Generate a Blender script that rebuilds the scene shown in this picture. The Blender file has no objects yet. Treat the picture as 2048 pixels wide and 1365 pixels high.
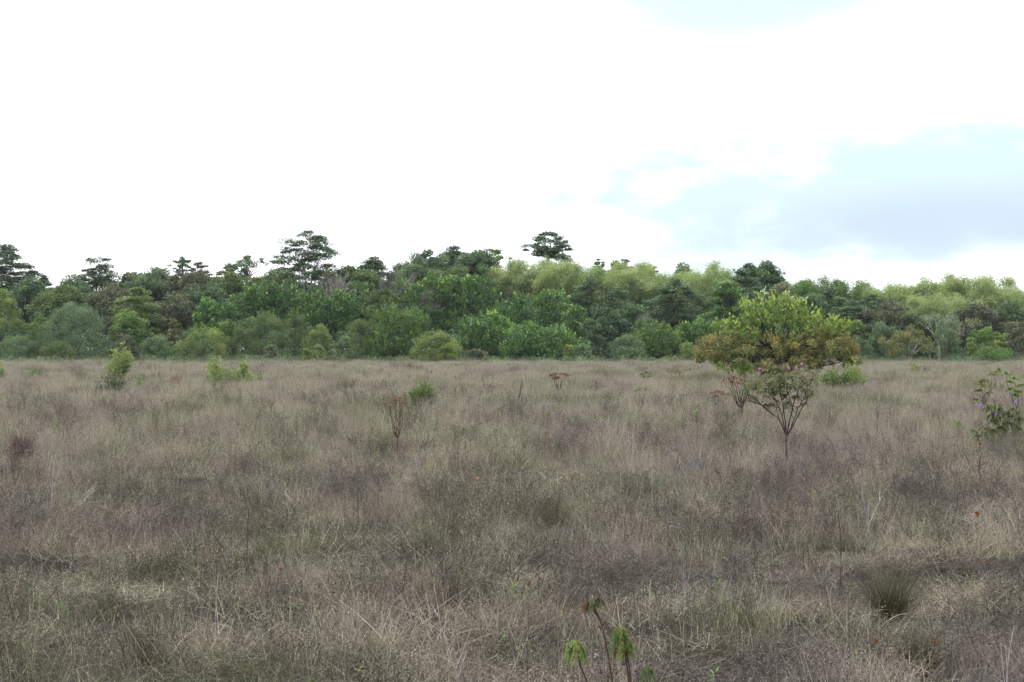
import bpy, math, random
import numpy as np
from mathutils import Vector

sc = bpy.context.scene
R = math.radians
# ------------------------------------------------------------------ camera
F = 2844.0            # focal length in pixels of the 2048 px wide photograph (50 mm on 36 mm)
HY = 700.0            # image row of the horizon
CZ = 2.0              # eye height
cam_d = bpy.data.cameras.new('camera')
cam = bpy.data.objects.new('camera', cam_d)
sc.collection.objects.link(cam)
cam_d.sensor_width = 36.0
cam_d.lens = 36.0 * F / 2048.0
cam_d.clip_start = 0.1
cam_d.clip_end = 12000
cam.location = (0, 0, CZ)
cam.rotation_euler = (R(90) + math.atan((HY - 682.5) / F), 0, 0)
sc.camera = cam

# ------------------------------------------------------------------ render / exposure
sc.view_settings.view_transform = 'Standard'
sc.view_settings.look = 'None'
sc.view_settings.exposure = 0.80
sc.view_settings.gamma = 1.0
sc.render.engine = 'CYCLES'
sc.cycles.max_bounces = 7
sc.cycles.diffuse_bounces = 4
sc.cycles.glossy_bounces = 2
sc.cycles.transmission_bounces = 4
sc.cycles.transparent_max_bounces = 4
sc.cycles.caustics_reflective = False
sc.cycles.caustics_refractive = False
sc.cycles.filter_width = 1.5
sc.cycles.use_denoising = True

# ------------------------------------------------------------------ world: Nishita sky behind thick broken cloud
SUN_EL, SUN_AZ = 58.0, -62.0        # azimuth measured from +Y (view direction) towards +X
world = bpy.data.worlds.new('World')
sc.world = world
world.use_nodes = True
wt = world.node_tree
wt.nodes.clear()
def wn(t, **k):
    n = wt.nodes.new(t)
    for a, b in k.items():
        setattr(n, a, b)
    return n
def wmath(op, a, b=None, c=None, clamp=False):
    n = wn('ShaderNodeMath', operation=op, use_clamp=clamp)
    for i, v in enumerate((a, b, c)):
        if v is None:
            continue
        if isinstance(v, (int, float)):
            n.inputs[i].default_value = v
        else:
            wt.links.new(v, n.inputs[i])
    return n.outputs[0]
def wmix(f, a, b):
    n = wn('ShaderNodeMix', data_type='RGBA')
    for s, v in ((n.inputs['Factor'], f), (n.inputs[6], a), (n.inputs[7], b)):
        if isinstance(v, (int, float)):
            s.default_value = v
        elif isinstance(v, tuple):
            s.default_value = (*v, 1)
        else:
            wt.links.new(v, s)
    return n.outputs[2]
sky = wn('ShaderNodeTexSky', sky_type='NISHITA', sun_disc=False)
sky.sun_elevation = R(SUN_EL)
sky.sun_rotation = R(SUN_AZ)
sky.air_density = 1.0
sky.dust_density = 2.5
sky.ozone_density = 1.0
skyc = wn('ShaderNodeVectorMath', operation='SCALE')
skyc.inputs['Scale'].default_value = 0.10
wt.links.new(sky.outputs[0], skyc.inputs[0])
tc = wn('ShaderNodeTexCoord')
sep = wn('ShaderNodeSeparateXYZ')
wt.links.new(tc.outputs['Generated'], sep.inputs[0])
az = wmath('ARCTAN2', sep.outputs[0], sep.outputs[1])     # azimuth of the direction
el = wmath('ARCSINE', sep.outputs[2])                     # elevation of the direction
nz = wn('ShaderNodeTexNoise')
nz.inputs['Scale'].default_value = 7.0
nz.inputs['Detail'].default_value = 7.0
nz.inputs['Roughness'].default_value = 0.6
mp = wn('ShaderNodeMapping')
mp.inputs['Scale'].default_value = (1, 1, 2.2)
wt.links.new(tc.outputs['Generated'], mp.inputs[0])
wt.links.new(mp.outputs[0], nz.inputs['Vector'])
nf = wmath('SUBTRACT', nz.outputs[0], 0.5)
nz2 = wn('ShaderNodeTexNoise')
nz2.inputs['Scale'].default_value = 24.0
nz2.inputs['Detail'].default_value = 5.0
wt.links.new(mp.outputs[0], nz2.inputs['Vector'])
nf2 = wmath('SUBTRACT', nz2.outputs[0], 0.5)
def thinning(a0, e0, wa, we, soft, k=1.0, k2=0.0, tilt=0.0):
    """soft-edged opening in the cloud around azimuth a0 / elevation e0 (degrees)"""
    da = wmath('SUBTRACT', az, R(a0))
    u = wmath('DIVIDE', da, R(wa))
    de = wmath('SUBTRACT', wmath('SUBTRACT', el, R(e0)), wmath('MULTIPLY', da, tilt))
    v = wmath('DIVIDE', de, R(we))
    d = wmath('SQRT', wmath('ADD', wmath('MULTIPLY', u, u), wmath('MULTIPLY', v, v)))
    d = wmath('ADD', d, wmath('MULTIPLY', nf, k))
    d = wmath('ADD', d, wmath('MULTIPLY', nf2, k2))
    n = wn('ShaderNodeMapRange', interpolation_type='SMOOTHSTEP')
    n.inputs['From Min'].default_value = 1.0 + soft
    n.inputs['From Max'].default_value = 1.0 - soft
    wt.links.new(d, n.inputs['Value'])
    return n.outputs[0]
g1 = thinning(15.2, 6.3, 14.5, 3.3, 0.55, 1.9, 1.3, 0.10)    # the broad pale blue opening low on the right
g1b = thinning(10.5, 7.6, 2.6, 1.2, 0.45, 1.3, 1.0)
g2 = thinning(9.5, 15.2, 8.5, 4.0, 0.50, 0.5, 0.0)         # the faint one near the top
g3 = thinning(18.5, 4.9, 9.5, 1.25, 0.75, 0.7, 0.0, 0.02)      # periwinkle cloud base
g4 = thinning(-120, 40, 60, 22, 0.5, 1.5, 0.3)              # openings behind and above the camera
g5 = thinning(120, 35, 50, 18, 0.5, 1.5, 0.3)
op = wmath('MAXIMUM', wmath('MAXIMUM', g1, wmath('MULTIPLY', g1b, 0.8)), wmath('MULTIPLY', g2, 0.95))
op = wmath('MAXIMUM', op, wmath('MULTIPLY', wmath('MAXIMUM', g4, g5), 0.6))
thin_blue = wmix(0.12, (0.465, 0.583, 0.602), skyc.outputs[0])
cloud = (1.06, 1.07, 1.12)
col = wmix(wmath('MULTIPLY', op, 0.97, clamp=True), cloud, thin_blue)
col = wmix(wmath('MULTIPLY', g3, 0.92, clamp=True), col, (0.39, 0.475, 0.568))
bg = wn('ShaderNodeBackground')
bg.inputs['Strength'].default_value = 1.0
wt.links.new(col, bg.inputs[0])
wo = wn('ShaderNodeOutputWorld')
wt.links.new(bg.outputs[0], wo.inputs[0])

# ------------------------------------------------------------------ sun behind cloud
sd = bpy.data.lights.new('sun', 'SUN')
sun = bpy.data.objects.new('sun', sd)
sc.collection.objects.link(sun)
sd.energy = 1.5
sd.angle = R(12)
sd.color = (1.0, 0.965, 0.90)
sdir = Vector((math.sin(R(SUN_AZ)) * math.cos(R(SUN_EL)), math.cos(R(SUN_AZ)) * math.cos(R(SUN_EL)), math.sin(R(SUN_EL))))
sun.rotation_euler = sdir.to_track_quat('Z', 'Y').to_euler()
sun.location = sdir * 100

# ------------------------------------------------------------------ helpers
def at(px, d):                      # sideways place of image column px at distance d
    return (px - 1024.0) / F * d
def zat(py, d):                     # height of image row py at distance d
    return CZ + (HY - py) / F * d
_rs = np.random.RandomState(4)
_k = _rs.uniform(-1, 1, (24, 2)); _k /= np.linalg.norm(_k, axis=1)[:, None]
_f = np.geomspace(0.05, 2.2, 24); _p = _rs.uniform(0, 6.28, 24)
def field(x, y, lo=0, hi=24, seed=0.0):
    """smooth unit noise over the meadow built from plane waves lo..hi"""
    x = np.asarray(x, float); y = np.asarray(y, float)
    s = np.zeros(x.shape)
    for i in range(lo, hi):
        s += np.sin((x * _k[i, 0] + y * _k[i, 1]) * _f[i] * 6.28 + _p[i] * (1 + seed)
                    + 1.7 * np.sin(x * _f[i] * 1.3 * _k[i, 1] + y * _f[i] * 2.1 + seed * 3 + i))
    return s / math.sqrt((hi - lo) / 2.0)
def ground(x, y):
    x = np.asarray(x, float); y = np.asarray(y, float)
    g = 0.045 * field(x, y, 2, 12, 1.0) + 0.05 * field(x, y, 10, 15, 4.0) * np.clip((70 - np.sqrt(x * x + y * y)) / 40, 0, 1)
    r = np.sqrt(x * x + y * y)
    return g * np.clip((260 - r) / 60, 0, 1)

def mesh_obj(name, V, Q, mat, parent=None, tint=None, smooth=False, slots=None, link=True):
    V = np.asarray(V, np.float32).reshape(-1, 3)
    Q = np.asarray(Q, np.int32).reshape(-1, 4)
    me = bpy.data.meshes.new(name)
    me.vertices.add(len(V)); me.vertices.foreach_set('co', V.ravel())
    me.loops.add(Q.size); me.loops.foreach_set('vertex_index', Q.ravel())
    me.polygons.add(len(Q))
    me.polygons.foreach_set('loop_start', np.arange(0, Q.size, 4, dtype=np.int32))
    try:
        me.polygons.foreach_set('loop_total', np.full(len(Q), 4, np.int32))
    except Exception:
        pass
    mats = mat if isinstance(mat, (list, tuple)) else [mat]
    for m in mats:
        me.materials.append(m)
    if slots is not None:
        me.polygons.foreach_set('material_index', np.asarray(slots, np.int32))
    me.polygons.foreach_set('use_smooth', np.full(len(Q), smooth, bool))
    if tint is not None:
        a = me.attributes.new('tint', 'FLOAT', 'FACE')
        a.data.foreach_set('value', np.asarray(tint, np.float32))
    me.update(calc_edges=True)
    o = bpy.data.objects.new(name, me)
    if link:
        sc.collection.objects.link(o)
    if parent is not None:
        o.parent = parent
    return o
def empty(name, loc, label=None, cat=None, group=None, rz=0):
    o = bpy.data.objects.new(name, None)
    o.empty_display_size = 0.3
    sc.collection.objects.link(o)
    o.location = loc; o.rotation_euler = (0, 0, rz)
    if label: o['label'] = label
    if cat: o['category'] = cat
    if group: o['group'] = group
    return o
def setting(o, kind='structure', label=None, cat=None):
    o['kind'] = kind
    if label: o['label'] = label
    if cat: o['category'] = cat
    return o
class Geo:
    """collects quads, their tints and material slots for ONE mesh"""
    def __init__(s): s.v = []; s.q = []; s.t = []; s.m = []; s.n = 0
    def add(s, V, Q, t=None, m=0):
        V = np.asarray(V, float).reshape(-1, 3); Q = np.asarray(Q).reshape(-1, 4)
        s.v.append(V); s.q.append(Q + s.n); s.n += len(V)
        t = np.full(len(Q), 0.5) if t is None else np.broadcast_to(np.asarray(t, float), (len(Q),))
        s.t.append(t); s.m.append(np.full(len(Q), m))
    def obj(s, name, mat, parent=None, smooth=False, link=True):
        return mesh_obj(name, np.concatenate(s.v), np.concatenate(s.q), mat, parent,
                        np.concatenate(s.t), smooth, np.concatenate(s.m), link)
def norm(a):
    return a / np.maximum(np.linalg.norm(a, axis=-1, keepdims=True), 1e-9)

def leaves(g, C, D, L, W, rng, t, m=0, flatness=0.0):
    """rhombic leaves at centres C pointing along D"""
    n = len(C); D = norm(D)
    r = norm(rng.normal(size=(n, 3)))
    if flatness:
        r = norm(r * (1 - flatness) + np.array([0, 0, 1.0]) * flatness)
    S = norm(np.cross(D, r))
    L = np.broadcast_to(L, (n,))[:, None]; W = np.broadcast_to(W, (n,))[:, None]
    V = np.stack([C - D * L * .5, C + S * W * .5 - D * L * .05, C + D * L * .5, C - S * W * .5 - D * L * .05], 1)
    Q = np.arange(n * 4).reshape(n, 4)
    g.add(V, Q, t, m)
def ribbons(g, B, D, L, W, droop, rng, t, segs=3, m=0, wtip=0.15, swell=0.0):
    """thin curved ribbons from B along D, bending towards the ground"""
    n = len(B); D = norm(D)
    L = np.broadcast_to(L, (n,)).astype(float); W = np.broadcast_to(W, (n,)).astype(float)
    droop = np.broadcast_to(droop, (n,)).astype(float)
    S = norm(np.cross(D, norm(rng.normal(size=(n, 3)))))
    u = np.linspace(0, 1, segs + 1)
    P = B[:, None] + D[:, None] * (L[:, None] * u)[..., None]
    P[..., 2] -= (droop * L)[:, None] * u ** 2
    w = W[:, None] * (1 - (1 - wtip) * u ** 1.5 + swell * np.sin(u * 3.14159)) * .5
    V = np.stack([P - S[:, None] * w[..., None], P + S[:, None] * w[..., None]], 2).reshape(-1, 3)
    i = np.arange(n)[:, None] * (segs + 1) * 2 + np.arange(segs)[None] * 2
    Q = np.stack([i, i + 1, i + 3, i + 2], -1).reshape(-1, 4)
    g.add(V, Q, np.repeat(np.broadcast_to(t, (n,)), segs), m)
    return P
def tube(g, pts, rad, sides=5, t=0.5, m=0):
    pts = np.asarray(pts, float); k = len(pts)
    rad = np.broadcast_to(rad, (k,))
    T = norm(np.gradient(pts, axis=0))
    ref = np.array([0.13, 0.97, 0.2]) if abs(T[0, 1]) < 0.9 else np.array([1.0, 0, 0])
    A = norm(np.cross(T, ref)); B = np.cross(T, A)
    th = np.linspace(0, 2 * math.pi, sides, endpoint=False)
    V = pts[:, None] + (A[:, None] * np.cos(th)[None, :, None] + B[:, None] * np.sin(th)[None, :, None]) * rad[:, None, None]
    i = np.arange(k - 1)[:, None] * sides; j = np.arange(sides)[None]; j2 = (j + 1) % sides
    Q = np.stack([i + j, i + j2, i + sides + j2, i + sides + j], -1).reshape(-1, 4)
    g.add(V, Q, t, m)
def bez(a, b, c, n=6):
    u = np.linspace(0, 1, n)[:, None]
    return (1 - u) ** 2 * a + 2 * u * (1 - u) * b + u * u * c
def wobble(p, rng, amp):
    p = p.copy(); p[1:-1] += rng.normal(size=p[1:-1].shape) * amp
    return p
def ballpts(rng, n, p=0.45):
    return norm(rng.normal(size=(n, 3))) * rng.uniform(0, 1, (n, 1)) ** p

# ------------------------------------------------------------------ materials
def nodes(name):
    m = bpy.data.materials.new(name); m.use_nodes = True
    t = m.node_tree; t.nodes.clear()
    out = t.nodes.new('ShaderNodeOutputMaterial')
    return m, t, out
def ramp(t, fac, stops):
    r = t.nodes.new('ShaderNodeValToRGB')
    e = r.color_ramp.elements
    while len(e) < len(stops): e.new(0.5)
    for x, (p, c) in zip(e, stops):
        x.position = p; x.color = (*c, 1)
    t.links.new(fac, r.inputs[0])
    return r.outputs[0]
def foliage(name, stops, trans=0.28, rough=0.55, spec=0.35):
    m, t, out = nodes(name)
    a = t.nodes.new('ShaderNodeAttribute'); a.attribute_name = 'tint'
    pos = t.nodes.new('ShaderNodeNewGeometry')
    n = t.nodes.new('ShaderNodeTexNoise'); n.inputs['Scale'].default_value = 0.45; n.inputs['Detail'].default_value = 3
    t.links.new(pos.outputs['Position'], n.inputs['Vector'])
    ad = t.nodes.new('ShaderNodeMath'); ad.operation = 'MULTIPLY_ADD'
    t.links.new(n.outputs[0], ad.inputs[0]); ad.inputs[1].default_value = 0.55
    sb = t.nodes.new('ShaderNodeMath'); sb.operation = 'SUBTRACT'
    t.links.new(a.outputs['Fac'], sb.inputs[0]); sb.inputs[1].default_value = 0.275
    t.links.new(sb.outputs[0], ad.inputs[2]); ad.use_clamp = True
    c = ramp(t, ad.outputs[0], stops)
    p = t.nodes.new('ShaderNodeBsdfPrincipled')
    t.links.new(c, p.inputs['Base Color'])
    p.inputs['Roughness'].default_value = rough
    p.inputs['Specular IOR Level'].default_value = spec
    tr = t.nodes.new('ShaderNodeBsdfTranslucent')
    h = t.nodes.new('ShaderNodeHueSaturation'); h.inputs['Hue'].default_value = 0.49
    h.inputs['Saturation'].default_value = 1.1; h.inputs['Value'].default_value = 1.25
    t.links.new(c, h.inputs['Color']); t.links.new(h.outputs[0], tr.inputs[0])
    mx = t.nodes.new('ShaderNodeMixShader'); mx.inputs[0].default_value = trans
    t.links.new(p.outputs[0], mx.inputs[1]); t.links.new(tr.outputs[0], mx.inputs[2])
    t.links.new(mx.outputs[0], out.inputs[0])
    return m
def simple(name, c1, c2, scale=3.0, rough=0.85, bump=0.0):
    m, t, out = nodes(name)
    pos = t.nodes.new('ShaderNodeNewGeometry')
    n = t.nodes.new('ShaderNodeTexNoise'); n.inputs['Scale'].default_value = scale; n.inputs['Detail'].default_value = 5
    t.links.new(pos.outputs['Position'], n.inputs['Vector'])
    c = ramp(t, n.outputs[0], [(0.3, c1), (0.7, c2)])
    p = t.nodes.new('ShaderNodeBsdfPrincipled')
    p.inputs['Roughness'].default_value = rough; p.inputs['Specular IOR Level'].default_value = 0.2
    t.links.new(c, p.inputs['Base Color'])
    if bump:
        b = t.nodes.new('ShaderNodeBump'); b.inputs['Strength'].default_value = bump
        t.links.new(n.outputs[0], b.inputs['Height']); t.links.new(b.outputs[0], p.inputs['Normal'])
    t.links.new(p.outputs[0], out.inputs[0])
    return m
PAL = {
 'laurel':  foliage('laurel_leaf', [(0.0, (0.041, 0.103, 0.038)), (0.55, (0.107, 0.220, 0.057)), (0.8, (0.204, 0.349, 0.066)), (1.0, (0.511, 0.648, 0.120))], 0.22, 0.42, 0.5),
 'blue':    foliage('bluegreen_leaf', [(0.0, (0.055, 0.103, 0.055)), (0.6, (0.107, 0.181, 0.079)), (1.0, (0.198, 0.288, 0.106))], 0.2),
 'grey':    foliage('greygreen_leaf', [(0.0, (0.078, 0.134, 0.067)), (0.6, (0.143, 0.215, 0.102)), (1.0, (0.246, 0.336, 0.149))], 0.25),
 'brown':   foliage('brown_olive_leaf', [(0.0, (0.072, 0.095, 0.060)), (0.6, (0.128, 0.151, 0.084)), (1.0, (0.217, 0.230, 0.114))], 0.2),
 'bamboo':  foliage('bamboo_leaf', [(0.0, (0.160, 0.227, 0.086)), (0.5, (0.290, 0.378, 0.149)), (1.0, (0.420, 0.497, 0.218))], 0.35),
 'yellow':  foliage('yellowgreen_leaf', [(0.0, (0.094, 0.149, 0.050)), (0.55, (0.182, 0.259, 0.083)), (1.0, (0.341, 0.407, 0.132))], 0.3),
 'mid':     foliage('midgreen_leaf', [(0.0, (0.062, 0.125, 0.043)), (0.55, (0.122, 0.214, 0.058)), (1.0, (0.252, 0.367, 0.089))], 0.25),
 'olive':   foliage('olive_leaf', [(0.0, (0.068, 0.115, 0.042)), (0.55, (0.121, 0.185, 0.062)), (1.0, (0.212, 0.272, 0.084))], 0.25),
 'bronze':  foliage('bronze_leaf', [(0.0, (0.067, 0.090, 0.034)), (0.45, (0.140, 0.162, 0.055)), (0.8, (0.258, 0.252, 0.084)), (1.0, (0.403, 0.314, 0.095))], 0.25),
 'bright':  foliage('bright_leaf', [(0.0, (0.057, 0.110, 0.033)), (0.5, (0.149, 0.231, 0.052)), (1.0, (0.345, 0.441, 0.104))], 0.32, 0.45, 0.5),
 'rust':    foliage('rust_leaf', [(0.0, (0.08, 0.045, 0.03)), (0.6, (0.20, 0.11, 0.06)), (1.0, (0.30, 0.17, 0.09))], 0.15),
 'feathergreen': foliage('feathery_green_leaf', [(0.0, (0.073, 0.107, 0.036)), (0.55, (0.178, 0.237, 0.073)), (1.0, (0.356, 0.374, 0.121))], 0.3),
 'wiry': foliage('wiry_tussock', [(0.0, (0.035, 0.036, 0.022)), (0.5, (0.13, 0.13, 0.070)), (1.0, (0.36, 0.33, 0.21))], 0.15),
 'feather': foliage('feathery_leaf', [(0.0, (0.075, 0.095, 0.040)), (0.6, (0.15, 0.17, 0.075)), (1.0, (0.26, 0.27, 0.12))], 0.3),
}
BARK = simple('bark', (0.055, 0.048, 0.042), (0.13, 0.115, 0.10), 6, 0.9)
PALEBARK = simple('pale_bark', (0.24, 0.22, 0.20), (0.42, 0.40, 0.37), 8, 0.9)
DARKBARK = simple('dark_bark', (0.030, 0.024, 0.022), (0.075, 0.058, 0.052), 8, 0.9)
REDSTEM = simple('red_stem', (0.050, 0.026, 0.022), (0.11, 0.050, 0.040), 20, 0.7)
TWIG = simple('dead_twig', (0.13, 0.115, 0.11), (0.30, 0.27, 0.26), 10, 0.9)

# ------------------------------------------------------------------ ground sheet
xs = np.unique(np.concatenate([-np.geomspace(60, 4000, 26), np.linspace(-60, 60, 121), np.geomspace(60, 4000, 26)]))
ys = np.unique(np.concatenate([-np.geomspace(6, 4000, 30), np.linspace(-6, 60, 90), np.geomspace(60, 5000, 60)]))
GX, GY = np.meshgrid(xs, ys)
GV = np.stack([GX, GY, ground(GX, GY)], -1).reshape(-1, 3)
nx, ny = len(xs), len(ys)
ii = (np.arange(ny - 1)[:, None] * nx + np.arange(nx - 1)[None]).ravel()
SOIL = simple('soil_litter', (0.020, 0.017, 0.014), (0.055, 0.045, 0.036), 7.0, 0.95, 0.6)
setting(mesh_obj('ground', GV, np.stack([ii, ii + 1, ii + nx + 1, ii + nx], -1), SOIL, smooth=True))

# ------------------------------------------------------------------ meadow grass
def grass_mat(name, ramps, trans=0.22):
    """ramps: three colour ramps (green, straw, mauve-brown); 'hue' of the tuft blends between the kinds of grass"""
    m, t, out = nodes(name)
    a = t.nodes.new('ShaderNodeAttribute'); a.attribute_name = 'tint'
    hu = t.nodes.new('ShaderNodeAttribute'); hu.attribute_name = 'hue'; hu.attribute_type = 'INSTANCER'
    cs = [ramp(t, a.outputs['Fac'], s) for s in ramps]
    ad = t.nodes.new('ShaderNodeMath'); ad.operation = 'MULTIPLY_ADD'
    t.links.new(a.outputs['Fac'], ad.inputs[0]); ad.inputs[1].default_value = 0.30
    sb = t.nodes.new('ShaderNodeMath'); sb.operation = 'SUBTRACT'
    t.links.new(hu.outputs['Fac'], sb.inputs[0]); sb.inputs[1].default_value = 0.15
    t.links.new(sb.outputs[0], ad.inputs[2])
    def mix(lo, hi, x, y):
        r = t.nodes.new('ShaderNodeMapRange'); r.inputs['From Min'].default_value = lo; r.inputs['From Max'].default_value = hi
        t.links.new(ad.outputs[0], r.inputs['Value'])
        k = t.nodes.new('ShaderNodeMix'); k.data_type = 'RGBA'
        t.links.new(r.outputs[0], k.inputs['Factor']); t.links.new(x, k.inputs[6]); t.links.new(y, k.inputs[7])
        return k.outputs[2]
    c = mix(0.12, 0.5, cs[0], cs[1]); c = mix(0.5, 0.88, c, cs[2])
    p = t.nodes.new('ShaderNodeBsdfPrincipled'); p.inputs['Roughness'].default_value = 0.7
    p.inputs['Specular IOR Level'].default_value = 0.25
    t.links.new(c, p.inputs['Base Color'])
    tr = t.nodes.new('ShaderNodeBsdfTranslucent'); t.links.new(c, tr.inputs[0])
    mx = t.nodes.new('ShaderNodeMixShader'); mx.inputs[0].default_value = trans
    t.links.new(p.outputs[0], mx.inputs[1]); t.links.new(tr.outputs[0], mx.inputs[2])
    t.links.new(mx.outputs[0], out.inputs[0])
    return m
GR_G = [(0.0, (0.060, 0.075, 0.034)), (0.6, (0.145, 0.16, 0.075)), (1.0, (0.29, 0.30, 0.17))]
GR_S = [(0.0, (0.17, 0.150, 0.105)), (0.6, (0.465, 0.412, 0.300)), (1.0, (0.69, 0.63, 0.49))]
GR_M = [(0.0, (0.072, 0.056, 0.054)), (0.6, (0.240, 0.200, 0.186)), (1.0, (0.46, 0.40, 0.38))]
M_GRASS = grass_mat('grass_blade', (GR_G, GR_S, GR_M))
M_WEED = grass_mat('weed_stem', ([(0, (0.030, 0.036, 0.020)), (1, (0.12, 0.13, 0.065))], [(0, (0.045, 0.038, 0.030)), (1, (0.20, 0.165, 0.13))], [(0, (0.036, 0.029, 0.027)), (1, (0.17, 0.138, 0.128))]), 0.1)
M_SPRIG = foliage('sprig_leaf', [(0.0, (0.08, 0.13, 0.05)), (0.6, (0.15, 0.23, 0.08)), (1.0, (0.27, 0.36, 0.14))], 0.3)
M_DEAD = simple('dead_stalk', (0.24, 0.21, 0.20), (0.46, 0.43, 0.42), 12, 0.9)
GM = [M_GRASS, M_WEED, M_SPRIG, M_DEAD]

def disc(rng, n, r):
    a = rng.uniform(0, 6.283, n); q = np.sqrt(rng.uniform(0, 1, n)) * r
    return np.stack([np.cos(a) * q, np.sin(a) * q, np.zeros(n)], -1)
def lean(rng, n, s):
    D = rng.normal(size=(n, 3)) * s; D[:, 2] = 1
    return D
def seedheads(g, T, rng, L, m=0, k=7, t=0.75):
    n = len(T)
    C = np.repeat(T, k, 0); u = np.tile(np.linspace(0, 1, k), n)
    C = C + rng.normal(size=C.shape) * L * 0.10; C[:, 2] += (u - 0.6) * L
    D = rng.normal(size=C.shape) * 0.5; D[:, 2] += 0.9
    leaves(g, C, D, L * 0.20, L * 0.038, rng, np.clip(t + rng.normal(size=len(C)) * .15, 0, 1), m)
def tuft_upright(seed, rad=0.28, n=120, w=0.0032, h=(0.32, 0.62)):
    rng = np.random.RandomState(seed); g = Geo()
    B = disc(rng, n, rad); L = rng.uniform(*h, n)
    P = ribbons(g, B, lean(rng, n, 0.22), L, w, rng.uniform(0.02, 0.25, n), rng, rng.beta(1.1, 1.4, n), 3)
    k = n // 5
    seedheads(g, P[:k, -1], rng, 0.10 * h[1] / .62)
    return g
def tuft_tangle(seed, rad=0.32, n=150, w=0.003, h=(0.22, 0.5)):
    rng = np.random.RandomState(seed); g = Geo()
    B = disc(rng, n, rad); B[:, 2] = rng.uniform(0, 0.10, n); L = rng.uniform(*h, n)
    ribbons(g, B, lean(rng, n, 0.55), L, w, rng.uniform(0.15, 0.7, n), rng, rng.beta(1.1, 1.5, n), 4)
    k = n // 2
    C = disc(rng, k, rad); C[:, 2] = rng.uniform(0.05, 0.33, k)
    leaves(g, C, rng.normal(size=(k, 3)), rng.uniform(.015, .04, k), 0.004 * w / .003, rng, rng.uniform(0, 1, k), 0)
    return g
def tuft_litter(seed, rad=0.32, n=260, w=1.0):
    rng = np.random.RandomState(seed); g = Geo()
    C = disc(rng, n, rad); C[:, 2] = rng.beta(1.5, 2, n) * 0.36
    D = rng.normal(size=(n, 3)); D[:, 2] *= 0.8
    leaves(g, C, D, rng.uniform(.03, .09, n) * w, rng.uniform(.004, .009, n) * w, rng, rng.uniform(0, 0.8, n), 1)
    k = 50
    ribbons(g, disc(rng, k, rad), lean(rng, k, 0.5), rng.uniform(.2, .42, k), .0035 * w, rng.uniform(0, .5, k), rng, rng.uniform(.1, .9, k), 3, 1)
    return g
def tuft_weed(seed, mat=1, n=7, h=(0.35, 0.62), spread=0.30, w=0.0035):
    """branching dry forbs"""
    rng = np.random.RandomState(seed); g = Geo()
    B = disc(rng, n, 0.18); L = rng.uniform(*h, n)
    P = ribbons(g, B, lean(rng, n, spread), L, w * 1.4, rng.uniform(0, .12, n), rng, rng.uniform(.2, .8, n), 4, mat, 0.5)
    for i in range(n):
        k = rng.randint(7, 12); u = rng.uniform(0.3, 1.0, k)
        idx = np.minimum((u * 4).astype(int), 3); fr = u * 4 - idx
        Bs = P[i, idx] * (1 - fr)[:, None] + P[i, idx + 1] * fr[:, None]
        D = rng.normal(size=(k, 3)) * 0.8; D[:, 2] = np.abs(D[:, 2]) + 0.5
        Q = ribbons(g, Bs, D, rng.uniform(.08, .22, k), w, rng.uniform(-.1, .3, k), rng, rng.uniform(.2, .8, k), 2, mat, 0.5)
        if mat == 1:
            T = Q[:, 1:].reshape(-1, 3); T = np.repeat(T, 3, 0) + rng.normal(size=(len(T) * 3, 3)) * 0.018
            leaves(g, T, rng.normal(size=T.shape), rng.uniform(.012, .03, len(T)), .008, rng, rng.uniform(0, 1, len(T)), 1)
    return g
def tuft_sprig(seed, mat=2, n=3, lf=0.055):
    rng = np.random.RandomState(seed); g = Geo()
    B = disc(rng, n, 0.09); L = rng.uniform(0.30, 0.52, n)
    P = ribbons(g, B, lean(rng, n, 0.2), L, 0.005, 0.05, rng, 0.3, 4, mat, 0.6)
    for i in range(n):
        k = 16; u = np.linspace(0.30, 1, k); idx = np.minimum((u * 4).astype(int), 3); fr = u * 4 - idx
        Bs = P[i, idx] * (1 - fr)[:, None] + P[i, idx + 1] * fr[:, None]
        D = rng.normal(size=(k, 3)); D[:, 2] = 0.9
        D = norm(D)
        leaves(g, Bs + D * lf * .5, D, lf * rng.uniform(.7, 1.3, k), lf * .26, rng, np.clip(u * .8 + rng.normal(size=k) * .15, 0, 1), mat)
    return g

src = bpy.data.collections.new('tufts')
srcs = []
def source(g, i):
    o = g.obj('tuft_%02d' % i, GM, link=False); src.objects.link(o); srcs.append(o)
builders = [tuft_upright(1, n=105, w=.0036), tuft_upright(2, n=105, w=.0036, h=(.28, .5)), tuft_upright(3, n=80, w=.0036, h=(.4, .72)),
            tuft_tangle(4, n=110, w=.004), tuft_tangle(5, n=120, w=.0036, h=(.18, .4)), tuft_tangle(6, n=110, w=.0045, h=(.3, .6)),
            tuft_litter(7, n=190, w=.62), tuft_litter(8, n=190, w=.62),
            tuft_weed(9), tuft_weed(10, spread=.45), tuft_weed(11, n=10, h=(.25, .45)),
            tuft_weed(12, mat=3, n=2, h=(.4, .65), w=.005), tuft_weed(13, mat=3, n=1, h=(.35, .6), spread=.7, w=.006),
            tuft_sprig(14), tuft_sprig(15, n=2, lf=.04),
            # coarser, wider tufts for the far meadow
            tuft_upright(16, .8, 330, .0065, (.34, .66)), tuft_upright(17, .8, 300, .007, (.3, .6)),
            tuft_tangle(18, .8, 330, .007, (.25, .5)), tuft_litter(19, .7, 420, 1.8), tuft_weed(20, n=12, h=(.4, .7), spread=.5, w=.008)]
for i, g in enumerate(builders): source(g, i)
NEAR_V = [0, 1, 2, 3, 4, 5, 6, 7, 8, 9, 10, 11, 12, 13, 14]

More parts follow.
